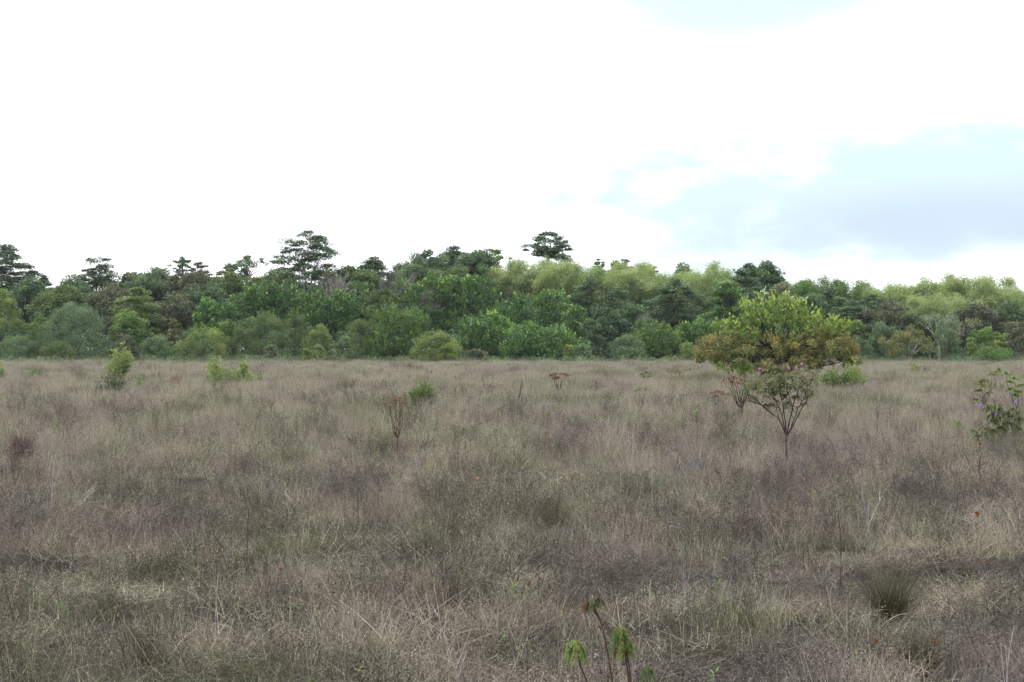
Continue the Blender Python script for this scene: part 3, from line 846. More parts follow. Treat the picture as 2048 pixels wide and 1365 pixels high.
('shoots','laurel',968,622,58,200,.02,'glossy dark green front tree behind the low dull bush',BT),
('shoots','laurel',1048,645,50,196,.02,'glossy dark green front tree directly below the left bamboo',BT),
('shoots','laurel',1118,650,54,194,.02,'glossy dark front tree at the right end of the dark mass',BT),
('dome','blue',   1182,640,30,202,.05,'narrow dark tree beside the gap in the wood edge',BT),
('bush','grey',   1166,688,28,188,.02,'small grey-green bush in front of the right end of the dark mass',SH),
('bush','bright', 1138,690,12,188,.04,'slim lime shrub left beside the small grey-green bush',SH),
('bush','grey',   1256,670,40,190,.03,'rounded yellow-grey bush right of the gap in the wood edge',SH),
('shoots','mid',  1322,645,46,197,.02,'bright glossy tree right behind the rounded yellow-grey bush',BT),
('shoots','mid',  1288,640,26,204,.02,'small glossy tree left of the bright glossy one',BT),
('bush','yellow', 1378,686,24,190,.02,'low yellowish bush left of the lone field tree',SH),
('shoots','laurel',1372,646,26,203,.02,'dark glossy shrub between the bright glossy tree and the field tree',SH),
('shoots','laurel',1414,638,32,203,.02,'dark glossy tree half hidden by the lone field tree',BT),
('bush','mid',    1460,660,40,198,.02,'green shrub hidden behind the left half of the lone field tree',SH),
('bush','olive',  1560,660,50,198,.02,'olive shrub behind the middle of the lone field tree',SH),
('bush','mid',    1640,650,40,200,.02,'green shrub behind the right half of the lone field tree',SH),
('dome','mid',    1712,642,34,202,.04,'green tree just right of the lone field tree',BT),
('fine','grey',   1722,676,26,192,.03,'grey twiggy shrub right of the lone field tree',SH),
('bush','grey',   1762,646,36,199,.02,'pale green shrub left of the bronze tree',SH),
('fine','grey',   1895,640,34,196,.03,'feathery pale shrub with thin bare stems right of the bronze tree',SH),
('bush','bright', 1942,676,20,192,.02,'small bright green bush left of the domed right-hand bushes',SH),
('bush','mid',    1968,655,36,197,.02,'dark green bush behind the low domed one on the right',SH),
('bush','bright', 2000,665,22,190,.02,'light green upright shrub above the low domed bush',SH),
('fine','mid',    1990,692,48,184,.01,'low domed bright green bush at the right wood edge',SH),
('bush','brown',  2044,672,28,194,.02,'dark shrub at the right picture edge',SH),
]
for a in T:
    kind, pal, px, top, hw, d, zbf, label, nm = a
    tree(kind, pal, px, top, hw, d, zbf, label, nm, 'bamboo' if nm == BB else ('shrub' if nm == SH else 'tree'),
         dens=.92 if 'lone umbrella-shaped' in label or 'open pale green' in label else 1.0)
tree('bare', 'grey', 660, 537, 20, 222, 0, 'slender bare tree with pale forked branches right of the large tiered tree', 'bare_tree', 'dead tree', bark=PALEBARK)
tree('bare', 'grey', 786, 532, 26, 221, 0, 'bare twiggy grey tree standing above the glossy trees', 'bare_tree', 'dead tree', bark=TWIG)
tree('bare', 'grey', 1878, 622, 16, 205, 0, 'leafless pale leaning tree right of the bronze tree', 'bare_tree', 'dead tree', bark=PALEBARK)
tree('bare', 'grey', 1310, 618, 10, 212, 0, 'pale dead stem in the shaded hollow of the wood', 'bare_tree', 'dead tree', bark=PALEBARK)

# saplings on the wood edge and the bronze tree
tree('open', 'grey', 541, 690, 17, 172, .40, 'slender sapling with a white stem before the large olive dome', 'sapling', 'sapling', bark=PALEBARK)
tree('open', 'yellow', 636, 690, 17, 174, .35, 'yellow-green sapling with a pale stem in front of the yellow-green shrub', 'sapling', 'sapling', bark=PALEBARK)
tree('open', 'yellow', 612, 698, 10, 176, .35, 'tiny yellowish sapling left beside the pale-stemmed one', 'sapling', 'sapling', bark=PALEBARK)
tree('bush', 'bronze', 1820, 652, 56, 186, .20, 'bronze-leaved tree with forked pale trunk at the right wood edge', 'broadleaf_tree', 'tree', dens=.8, bark=PALEBARK)

# dark leafage filling the depth of the wood and its foot, nobody could count it
rng = np.random.RandomState(9)
g = Geo()
n = 4000
x = rng.uniform(-100, 100, n); y = rng.uniform(203, 272, n)
ipx = 1024 + x / y * F
sky_y = np.interp(ipx, [-100, 0, 60, 150, 250, 400, 520, 600, 700, 800, 900, 1000, 1100, 1250, 1400, 1520, 1600, 1700, 1800, 1950, 2030, 2150],
                  [545, 535, 562, 556, 552, 550, 545, 538, 545, 540, 530, 540, 548, 552, 552, 548, 572, 576, 586, 582, 600, 604])
hgt = rng.uniform(.05, 1.0, n) * (CZ + (HY - sky_y) / F * y - 1.2) * np.interp(y, [203, 215, 228, 240], [.22, .42, .70, 1.0])
k = np.repeat(np.arange(n), 60)
O = ballpts(rng, len(k), .45) * np.array([1.6, 1.3, 1.0])
P = np.stack([x[k], y[k], hgt[k]], -1) + O; P[:, 2] = np.maximum(P[:, 2], .05)
leaves(g, P, rng.normal(size=P.shape), rng.uniform(.30, .48, len(k)), .20, rng, np.clip(.40 + rng.normal(size=len(k)) * .2, 0, 1))
setting(g.obj('woodland_interior', PAL['blue']), 'stuff', 'dark tangled leafage filling the inside of the wood behind the edge trees', 'woodland')
g = Geo()
n = 900
x = rng.uniform(-84, 84, n); y = 187 + 5 * field(x, x * 0 + 50, 6, 14, 3.) * .4 + rng.uniform(-3, 5, n)
hgt = rng.uniform(.1, .9, n)
k = np.repeat(np.arange(n), 46)
O = ballpts(rng, len(k), .45) * np.array([1.0, .8, .55])
P = np.stack([x[k], y[k], hgt[k]], -1) + O; P[:, 2] = np.maximum(P[:, 2], .03)
leaves(g, P, rng.normal(size=P.shape), rng.uniform(.18, .32, len(k)), .11, rng, np.clip(.45 + rng.normal(size=n)[k] * .25 + rng.normal(size=len(k)) * .15, 0, 1), 0)
setting(g.obj('undergrowth', PAL['grey']), 'stuff', 'low grey-green scrub along the foot of the wood', 'undergrowth')

# ------------------------------------------------------------------ the lone tree in the meadow
rng = np.random.RandomState(31)
LD = 78.0
lx = at(1550, LD); lz = float(ground(lx, LD))
root = empty('broadleaf_tree', (lx, LD, lz), 'lone spreading tree in the meadow, bronze leaves below and bright green leaves on top', 'tree')
def lp(px, py, y=0.0): return np.array([at(px, LD) - lx, y, zat(py, LD) - lz])
# bronze lower crown
outline_x = np.array([1392, 1410, 1440, 1480, 1520, 1560, 1600, 1640, 1680, 1705, 1716])
outline_t = np.array([700, 672, 655, 654, 656, 652, 654, 650, 655, 685, 716])
outline_b = np.array([712, 722, 728, 738, 748, 742, 750, 736, 730, 736, 742])
C = []; 
for i in range(265):
    px = rng.uniform(1396, 1712); e = (px - 1553) / 160
    depth = math.sqrt(max(.05, 1 - e * e)) * 3.6
    yy = rng.uniform(-1, 1); lift = (1 - .35 * yy * yy)
    t = np.interp(px, outline_x, outline_t); b = np.interp(px, outline_x, outline_b)
    q = rng.beta(1.0, 1.2)
    if rng.uniform() < .12: b -= 8
    py = b + (t - b) * (lift * (1 - q * .95)) + 4
    C.append(lp(px, py, yy * depth))
C = np.array(C)
g = Geo(); k = np.repeat(np.arange(len(C)), 96)
O = ballpts(rng, len(k), .45) * (rng.uniform(.20, .44, len(C))[k])[:, None]; O[:, 2] *= .8
P = C[k] + O
hz = P[:, 2]
D = O * .8 + rng.normal(size=P.shape) * .25; D[:, 2] -= .05
ct = rng.normal(size=len(C)) * .16
tt = .56 + ct[k] + rng.normal(size=len(k)) * .2 + .5 * O[:, 2] + .04 * (hz - 2)
leaves(g, P, D, .17 * rng.uniform(.6, 1.4, len(k)), .058, rng, np.clip(tt, 0, 1))
g.obj('bronze_crown', PAL['bronze'], root)
# bright green upper crown
CG = []
gx = np.array([1440, 1460, 1486, 1505, 1560, 1595, 1612, 1632, 1655, 1672, 1694])
gt = np.array([646, 636, 610, 596, 594, 592, 616, 634, 628, 646, 650])
C2 = []
for i in range(190):
    px = rng.uniform(1434, 1700) if i % 3 else rng.uniform(1480, 1625); e = (px - 1560) / 130
    depth = math.sqrt(max(.05, 1 - e * e)) * 2.4; yy = rng.uniform(-1, 1)
    t = np.interp(px, gx, gt) + 7 * math.sin(px * .13) ; b = 684
    q = rng.beta(1, 1.7)
    CG.append(lp(px, b + (t + 5 - b) * (1 - .35 * yy * yy) * (1 - q), yy * depth))
for i in range(13):      # big leaves hanging low at the left side
    CG.append(lp(rng.uniform(1428, 1490), rng.uniform(722, 738), rng.uniform(-2.6, -1.2)))
CG = np.array(CG)
g = Geo(); m = 15; k = np.repeat(np.arange(len(CG)), m); n = len(k)
u = np.tile(np.linspace(0, 1, m), len(CG))
A = norm(np.array([0, 0, 1.0]) + rng.normal(size=(len(CG), 3)) * .35)
A[190:, 2] *= -.4
side = norm(rng.normal(size=(n, 3)))
D = norm(A[k] * .7 + side * np.where(u > .8, .35, .9)[:, None])
P = CG[k] + A[k] * (u * .42)[:, None] + D * .12 + rng.normal(size=(n, 3)) * .10
ct = rng.normal(size=len(CG)) * .10
tt = .45 + ct[k] + rng.normal(size=n) * .16 + np.where(u > .75, .36, 0)
leaves(g, P, D, .27 * rng.uniform(.7, 1.25, n), .135, rng, np.clip(tt, 0, 1))
g.obj('green_crown', PAL['bright'], root)
# stems and boughs
g = Geo()
base = lp(1552, 764); base[2] = -.15
forks = []
for (px, py, y, r0) in [(1536, 722, .1, .13), (1556, 716, -.2, .10), (1570, 726, .3, .07), (1512, 728, -.3, .06), (1545, 700, .4, .08)]:
    f = lp(px, py, y); o = base + np.array([(px - 1550) * .008, y * .3, 0])
    tube(g, wobble(bez(o, (o + f) / 2 + np.array([.0, 0, .2]), f, 7), rng, .02), np.linspace(r0, r0 * .6, 7), 7)
    forks.append(f)
forks = np.array(forks)
allc = np.vstack([C[rng.choice(len(C), 60, replace=False)], CG[rng.choice(190, 30, replace=False)]])
for c in allc:
    f = forks[np.argmin(np.linalg.norm(forks - c, axis=1) * rng.uniform(.7, 1.3, len(forks)))]
    mid = (f + c) / 2 + np.array([(c - f)[0] * .05, 0, .15 * abs(c[2] - f[2]) + .05])
    tube(g, wobble(bez(f, mid, c, 8), rng, .035), np.linspace(.045, .010, 8), 4)
low = bez(lp(1570, 726, .3), lp(1630, 735, -.5), lp(1690, 724, -1.0), 9)     # low bough reaching right
tube(g, wobble(low, rng, .03), np.linspace(.05, .02, 9), 5)
g.obj('trunk', DARKBARK, root, smooth=True)

# ------------------------------------------------------------------ plants standing in the meadow
def dvan(py, h=0.5): return (CZ - h) * F / (py - HY)      # distance at which the grass tops hide a stem at row py
def bed(px, vis, label, name, cat, group=None, h=0.5):
    d = dvan(vis, h); x = at(px, d)
    return d, empty(name, (x, d, float(ground(x, d))), label, cat, group)
def leafy(name, cat, label, px, top, vis, hw, pal, seed, L=.10, W=.05, n_cl=30, n_leaf=40, stems=4, zb=.2, bark=None, up=.4, group=None):
    rng = np.random.RandomState(seed)
    d, r_ = bed(px, vis, label, name, cat, group)
    H = zat(top, d); r = hw / F * d
    g, C = crown_dome(rng, H, r, H * zb, n_cl, max(.08, r * .32), n_leaf, L, W, up=up, squash=1.0, low=.5, rmin=.1, loose=1)
    g.obj('foliage', PAL[pal], r_)
    t = limbs(rng, C, H * .25, .012 + .010 * H, min(16, n_cl), 4, stems=stems, spread=r * .15, thin=.005)
    t.obj('stems', bark or BARK, r_, smooth=True)
    return r_
def spray(label, px, top, vis, hw, pal, seed, n=9, L=.17, W=.06, nl=34, low=.3, name='shrub', cat='shrub', foot=.25, lean_=0.0, bend=.25):
    """a bush of separate leafy shoots leaning apart"""
    rng = np.random.RandomState(seed); d, r_ = bed(px, vis, label, name, cat)
    H = zat(top, d); r = hw / F * d; gl = Geo(); gs = Geo()
    for i in range(n):
        th = rng.uniform(0, 6.28); q = r * math.sqrt(rng.uniform(0, 1)); h = H * (1 - .38 * (q / r) ** 1.5) * rng.uniform(.62, 1.0)
        if i == 0: h = H * .97; q *= .4
        a_ = np.array([0, 0, -.05]); c = np.array([math.cos(th) * q + lean_ * r, math.sin(th) * q, h])
        m_ = np.array([c[0] * (.3 + foot * .6), c[1] * (.3 + foot * .6), c[2] * (.5 - foot * .35)]) + rng.normal(size=3) * bend * r * .5; cv = bez(a_, m_, c, 10)
        tube(gs, cv, np.linspace(.010 + .006 * H, .004, 10), 4)
        f = rng.uniform(low, 1, nl) ** .8 * 8.99; ix = f.astype(int); w = (f - ix)[:, None]
        P = cv[ix] * (1 - w) + cv[ix + 1] * w
        D = norm(rng.normal(size=P.shape) + np.array([0, 0, .75])); P = P + D * L * rng.uniform(.3, 1.5, (nl, 1))
        leaves(gl, P, D, L * rng.uniform(.6, 1.3, nl), W * rng.uniform(.7, 1.2, nl), rng, np.clip(.30 + .38 * f / 9 + rng.normal() * .08 + rng.normal(size=nl) * .16, 0, 1))
    gl.obj('foliage', PAL[pal], r_); gs.obj('stems', BARK, r_, smooth=True)
    return r_
spray('yellow-green leafy sapling in the grass at the left, brown bush at its foot', 240, 688, 754, 29, 'yellow', 201, 24, .20, .075, 46, .35)
spray('dull brown-green bush around the foot of the yellow-green sapling', 222, 738, 774, 34, 'brown', 202, 22, .14, .05, 44, .2, foot=.7)
spray('bright upright leafy plant left of the twin in the left meadow', 432, 710, 760, 22, 'yellow', 203, 14, .19, .07, 48, .2)
spray('taller bright leafy plant, right one of the twin in the left meadow', 484, 705, 760, 22, 'yellow', 204, 15, .19, .07, 48, .2)
spray('low olive growth joining the twin leafy plants in the left meadow', 458, 730, 762, 52, 'olive', 205, 44, .16, .06, 26, .3, foot=.8)
spray('compact rounded green bush alone in the middle of the meadow', 846, 761, 802, 28, 'olive', 207, 44, .12, .040, 80, .3, foot=.15)
spray('low leafy bush under the right side of the lone tree', 1686, 734, 766, 46, 'olive', 208, 46, .19, .075, 40, .25, foot=.7)
spray('leafy yellow-green shoot rising into the right tip of the lone tree', 1711, 714, 763, 16, 'yellow', 209, 12, .20, .08, 26, .2)
spray('small round green bush in the grass below the bronze tree', 1827, 721, 742, 15, 'mid', 210, 14, .18, .07, 34, .2, foot=.6)
spray('low brown twiggy bush beside the small round green one', 1850, 726, 741, 17, 'brown', 211, 12, .15, .05, 16, .3, foot=.6)
spray('small yellowish bush at the left picture edge in the grass', 2, 724, 752, 12, 'yellow', 212, 7, .15, .06, 24, .3)
spray('low yellow-green patch of leaves near the left edge of the meadow', 68, 737, 746, 30, 'olive', 206, 16, .18, .07, 20, .3, foot=.8)
spray('olive leaf tufts on low stems right of the twin leafy plants', 518, 745, 758, 15, 'olive', 213, 6, .14, .06, 16, .6, name='small_plant', cat='plant', foot=.5)
spray('low drab bush at the edge of the grass left of the yellow-green sapling', 160, 742, 752, 14, 'brown', 214, 10, .15, .05, 22, .3, foot=.7)
spray('low reddish-brown plant between yellow-green sapling and twin leafy plants', 350, 738, 768, 13, 'rust', 215, 8, .10, .04, 16, .4, name='small_plant', cat='plant')
spray('tiny olive plant right of the foot of the yellow-green sapling', 277, 745, 768, 8, 'olive', 216, 5, .12, .05, 16, .5, name='small_plant', cat='plant')

def tuft_leaves(g, rng, tip, n, L, W, droop, t0, m=0, updir=.5):
    """one drooping head of narrow leaflets"""
    D = rng.normal(size=(n, 3)); D[:, 2] = np.abs(D[:, 2]) * .4 + updir
    ribbons(g, np.repeat(tip[None], n, 0), D, L * rng.uniform(.7, 1.15, n), W, droop, rng, np.clip(t0 + rng.normal(size=n) * .18, 0, 1), 5, m, .3, .35)
def stalk_plant(name, cat, label, px, top, vis, heads, pal, seed, stem=TWIG, L=.14, W=.015, nl=26, droop=1.0, d=None, r0=.010, group=None, fk=.35):
    """heads: (px, py, size) of each leaf head in the photograph; stems rise from one root"""
    rng = np.random.RandomState(seed)
    if d is None: d = dvan(vis)
    x = at(px, d); z0 = float(ground(x, d))
    root = empty(name, (x, d, z0), label, cat, group)
    gs = Geo(); fork = np.array([0, 0, fk * (zat(top, d) - z0)])
    tube(gs, wobble(bez(np.array([0, 0, -.1]), fork * .5, fork, 4), rng, .005), np.linspace(r0, r0 * .8, 4), 6)
    for hx, hy, sz in heads:
        tip = np.array([at(hx, d) - x, rng.normal() * .25 * abs(at(hx, d) - x) + rng.normal() * .04, zat(hy, d) - z0])
        mid = (fork + tip) / 2 + np.array([(tip - fork)[0] * .12, 0, -.02])
        tube(gs, wobble(bez(fork, mid, tip, 7), rng, .012 + .015 * np.linalg.norm(tip - fork)), np.linspace(r0 * .7, r0 * .3, 7), 4)
        if sz > 0:
            h = Geo(); tuft_leaves(h, rng, tip, nl, L * sz, W * (.6 + .4 * sz), droop, .5)
            h.obj('leaf_head', PAL[pal], root)
    gs.obj('stem', stem, root, smooth=True)
    return root, d

# pink-flowered shrub with bare fan of branches
rng = np.random.RandomState(61)
SD = dvan(884, .5); sx = at(1574, SD); sz0 = float(ground(sx, SD))
root = empty('flowering_shrub', (sx, SD, sz0), 'thin-stemmed shrub with pink flowers, its bare branches fanning out in front of the lone tree', 'shrub')
def sp(px, py, y=0.): return np.array([at(px, SD) - sx, y, zat(py, SD) - sz0])
gs = Geo(); b0 = np.array([0, 0, -.1])
tube(gs, wobble(bez(b0, (b0 + sp(1573, 879)) / 2, sp(1573, 874), 6), rng, .004), np.linspace(.024, .018, 6), 7)
tips = []
main = [((1573, 874), (1560, 838), (1535, 820), (1503, 790)), ((1573, 874), (1562, 830), (1548, 800), (1532, 782)),
        ((1573, 874), (1566, 815), (1563, 800), (1556, 776)), ((1573, 874), (1585, 818), (1578, 790), (1565, 760)),
        ((1573, 874), (1586, 815), (1596, 790), (1605, 762)), ((1573, 874), (1600, 820), (1612, 800), (1619, 770)),
        ((1535, 820), (1520, 808), (1500, 803), (1490, 802)), ((1573, 874), (1590, 840), (1601, 815), (1608, 805)),
        ((1563, 800), (1572, 790), (1580, 780), (1585, 760)), ((1548, 800), (1545, 790), (1540, 775), (1545, 760))]
for q in main:
    yy = rng.normal() * .18
    p = [sp(a, b, yy * i / 3) for i, (a, b) in enumerate(q)]
    cv = np.array([p[0], (p[0] + p[1]) / 2, p[1], (p[1] + p[2]) / 2, p[2], (p[2] + p[3]) / 2, p[3]])
    tube(gs, wobble(cv, rng, .008), np.linspace(.0115, .005, 7), 5)
    for j in (2, 3, 4, 4, 5, 6, 6):
        e = cv[j] + rng.normal(size=3) * np.array([.13, .12, .05]) + np.array([0, 0, rng.uniform(.10, .26)])
        tube(gs, wobble(bez(cv[j], (cv[j] + e) / 2 + rng.normal(size=3) * .02, e, 4), rng, .004), np.linspace(.006, .003, 4), 3)
        tips.append(e)
gs.obj('branches', DARKBARK, root, smooth=True)
g = Geo()
hp = [sp(rng.uniform(1506, 1628), 0) for _ in range(70)]
for h in hp:
    px = 1024 + (h[0] + sx) / SD * F
    ty = np.interp(px, [1505, 1530, 1560, 1590, 1605, 1618, 1630], [742, 748, 742, 732, 730, 745, 760])
    h[1] = rng.normal() * .28; h[2] = zat(ty + rng.uniform(2, 42), SD) - sz0
for h in hp + tips:
    tuft_leaves(g, rng, np.asarray(h), 30, .10, .014, 1.0, .55)
g.obj('foliage', PAL['feather'], root)
PINK = simple('pink_petal', (0.62, 0.12, 0.45), (0.80, 0.28, 0.62), 30, .7)
VIOL = simple('violet_petal', (0.30, 0.18, 0.62), (0.45, 0.32, 0.78), 30, .7)
def puff(parent, p, r, mat, rng, name='flower', n=60):
    h = Geo(); n_ = n
    D = norm(rng.normal(size=(n_, 3))); leaves(h, p + D * r * .55, D, r, r * .16, rng, .5)
    return h.obj(name, mat, parent)
for (px, py) in [(1514, 738), (1584, 736), (1597, 728), (1602, 749), (1620, 744), (1568, 737)]:
    puff(root, sp(px, py, rng.normal() * .1 - .25), .030, PINK, rng)

# rust-leaved shrub left of it
rng = np.random.RandomState(62)
stalk_plant('shrub', 'shrub', 'shrub of drooping rust-brown leaf tufts left of the pink-flowered shrub', 1484, 752, 812,
            [(1456, 757, 1.2), (1468, 755, 1.3), (1482, 760, 1.2), (1493, 764, 1.2), (1474, 766, 1.1), (1462, 764, 1.), (1499, 772, 1.), (1450, 762, .9), (1490, 752, .9)], 'rust', 63, DARKBARK, .15, .016, 34, .9, r0=.02)
stalk_plant('shrub', 'shrub', 'low shrub with grey-green tufts between rust-brown shrub and pink-flowered shrub', 1484, 775, 813,
            [(1480, 790, 1.1), (1492, 780, 1.2), (1484, 776, 1.1), (1468, 786, .9)], 'mid', 64, DARKBARK, .13, .016, 30, 1.0, r0=.012)
stalk_plant('shrub', 'shrub', 'small rust-leaved plant, leftmost beside the rust-brown shrub', 1440, 783, 812,
            [(1425, 788, 1.2), (1434, 784, 1.3), (1445, 786, 1.2), (1452, 788, 1.), (1430, 792, .9)], 'rust', 65, DARKBARK, .15, .018, 30, .8, r0=.010)

stalk_plant('small_plant', 'plant', 'plant with round green leaf head on a red stem left of the rust-leaved plant', 1394, 820, 850, [(1394, 821, 1.)], 'mid', 66, REDSTEM, .085, .02, 26, 1.0)
stalk_plant('small_plant', 'plant', 'dark reddish plant with leafy tips left of the compact green bush', 795, 797, 868,
            [(779, 806, .9), (792, 800, 1.1), (800, 797, 1.1), (812, 791, .7), (780, 814, .8), (804, 806, .7), (786, 800, .9)], 'rust', 67, REDSTEM, .085, .018, 26, .7, r0=.012)
stalk_plant('dead_shrub', 'dead shrub', 'dry brown two-headed bush on the far meadow right of centre', 1117, 748, 774,
            [(1104, 753, 1.3), (1110, 749, 1.), (1128, 750, 1.3), (1133, 752, 1.1), (1117, 757, 1.), (1108, 758, .9)], 'rust', 68, DARKBARK, .20, .028, 26, .5, r0=.02)
stalk_plant('small_plant', 'plant', 'thin plant with green leaf tufts at its top right of the dry two-headed bush', 1278, 778, 812, [(1271, 782, .8), (1279, 780, .7), (1292, 780, 1.)], 'mid', 69, REDSTEM, .11, .025, 22, .7)
stalk_plant('small_plant', 'plant', 'spreading olive plant low on the far meadow left of the lone tree', 1290, 746, 757, [(1284, 750, 1.), (1293, 746, 1.), (1301, 748, 1.), (1288, 755, .9), (1298, 754, .9)], 'olive', 70, BARK, .30, .06, 16, .6, r0=.02)
stalk_plant('small_plant', 'plant', 'faint olive plant on the far meadow beside the spreading one', 1350, 742, 752, [(1341, 745, .9), (1352, 743, .9), (1360, 746, .8)], 'olive', 71, BARK, .28, .05, 12, .6, r0=.02)
for i, (px, py, l) in enumerate([(1190, 833, 'palm-like green leaf head in the mid meadow left of the red stem plant'),
        (1147, 838, 'small leaf head with orange stem left of the palm-like one'),
        (1096, 828, 'tiny green leaf head right of centre, upper of a pair'),
        (1086, 831, 'tiny green leaf head right of centre, lower of a pair'),
        (991, 860, 'low green leaf head at the centre of the meadow'),
        (869, 860, 'small olive leaf head below the compact green bush'),
        (996, 818, 'dull leaf head left of the tall dead stalk'),
        (1092, 866, 'reddish leaf head lowest of the mid-meadow ones')]):
    stalk_plant('small_plant', 'plant', l, px, py, py + 22, [(px, py, 1.0)], 'rust' if 'reddish' in l else 'olive', 80 + i, REDSTEM, .085, .016, 24, 1.0, r0=.006)

# dead stalks and dry purple clump
def dead_plant(label, px, top, vis, seed, mat, n=6, spread=.25, r=.006, depth=2, tall=None, name='dead_weed'):
    rng = np.random.RandomState(seed); d = dvan(vis); x = at(px, d); z0 = float(ground(x, d))
    H = zat(top, d) - z0; g = Geo()
    for i in range(n):
        dr = norm(np.array([rng.normal() * spread, rng.normal() * spread, 1.]))
        L = H * rng.uniform(.55, .9) * (.45 if depth else 1)
        if i == 0: dr = np.array([0.02, 0, 1.]); L = H * (.5 if depth else 1)
        twigs(g, rng, np.array([rng.normal() * .03, rng.normal() * .03, -.05]), dr, L, r, depth, 3, .3, .25, 4)
    co = np.concatenate(g.v)[:, 2].max()
    for v_ in g.v: v_[:, 2] *= H / co
    o = g.obj(name, mat, smooth=True); o.location = (x, d, z0)
    o['label'] = label; o['category'] = 'dead plant'
    return o
PURPLE = simple('purple_dry_stem', (0.09, 0.052, 0.058), (0.20, 0.13, 0.135), 10, .9)
dead_plant('tall dark dead stalk rising from the grass right of centre', 1038, 757, 806, 90, DARKBARK, 2, .08, .02, 1)
dead_plant('pale bare twiggy weed around the tall dark stalk', 1045, 782, 815, 91, TWIG, 8, .5, .010, 2)
dead_plant('dense purple-brown dry clump at the left edge of the meadow', 44, 828, 892, 92, PURPLE, 60, .14, .006, 2)
dead_plant('reddish dry weed around the foot of the dark reddish plant', 792, 838, 872, 93, PURPLE, 18, .5, .005, 2)
dead_plant('pale forked twig in the mid meadow right of centre', 1232, 786, 830, 94, TWIG, 4, .35, .008, 2)
dead_plant('grey twiggy dead weed between centre and the pink-flowered shrub', 1378, 850, 915, 95, TWIG, 9, .35, .006, 3)
dead_plant('mauve dry weed right of the pink-flowered shrub foot', 1630, 835, 880, 96, PURPLE, 12, .4, .004, 2)
dead_plant('rusty thin stalk with dry tip right of the pink-flowered shrub', 1757, 795, 840, 97, DARKBARK, 2, .15, .008, 1)
dead_plant('white forked dead branch standing in the right foreground grass', 1740, 965, 1010, 98, M_DEAD, 3, .5, .007, 2)
dead_plant('pale crooked dead branch in the left meadow', 112, 895, 965, 99, M_DEAD, 2, .5, .009, 2)
dead_plant('pale forked dead stems in the near meadow right of the drooping plants', 1362, 1105, 1145, 101, M_DEAD, 3, .15, .004, 1)
dead_plant('dark thin dead stalk in the near left meadow', 488, 1020, 1085, 102, DARKBARK, 1, .05, .005, 0)
dead_plant('dark upright dead stalk in the near right meadow', 1672, 1022, 1075, 103, DARKBARK, 1, .05, .006, 0)
dead_plant('pale leaning dead stalk in the near right corner', 2018, 1255, 1340, 104, M_DEAD, 2, .3, .004, 1)

# wiry tussocks of grass that stand out
def tussock(label, px, vis, top, hw, hue, seed, n=900):
    n = n // 2; rng = np.random.RandomState(seed); d = dvan(vis, .25); x = at(px, d); z0 = float(ground(x, d))
    H = zat(top, d) - z0; r = hw / F * d; g = Geo()
    B = disc(rng, n, r * .30); D = lean(rng, n, .34) + B * 1.5
    ribbons(g, B, D, H * rng.uniform(.35, 1.05, n), .004, rng.uniform(.05, .5, n), rng, rng.beta(1.3, 2.6, n), 4)
    o = g.obj('grass_tussock', PAL[hue]); o.location = (x, d, z0); o['label'] = label; o['category'] = 'tussock'
tussock('dark wiry grass tussock near the centre of the near meadow', 1110, 1025, 968, 46, 'wiry', 110, 1650)
tussock('broad olive grass tussock left of centre in the near meadow', 850, 1110, 1020, 75, 'wiry', 111, 1950)
tussock('tall olive grass tussock in the near right meadow', 1778, 1165, 1075, 66, 'wiry', 112, 1800)
tussock('dim green grass tussock by the lower edge right of centre', 1840, 1270, 1205, 60, 'wiry', 113, 1350)

tussock('shaggy dull tussock in the near left meadow below the leaning dead stalk', 300, 1250, 1185, 60, 'wiry', 114, 1100)
tussock('low dull tussock near the bottom edge left of the drooping plants', 760, 1300, 1240, 66, 'wiry', 115, 1100)
tussock('small olive tussock in the mid meadow at the left', 590, 905, 868, 34, 'wiry', 116, 800)
tussock('small dull tussock between the centre tussock and the pink-flowered shrub', 1440, 985, 945, 34, 'wiry', 117, 800)

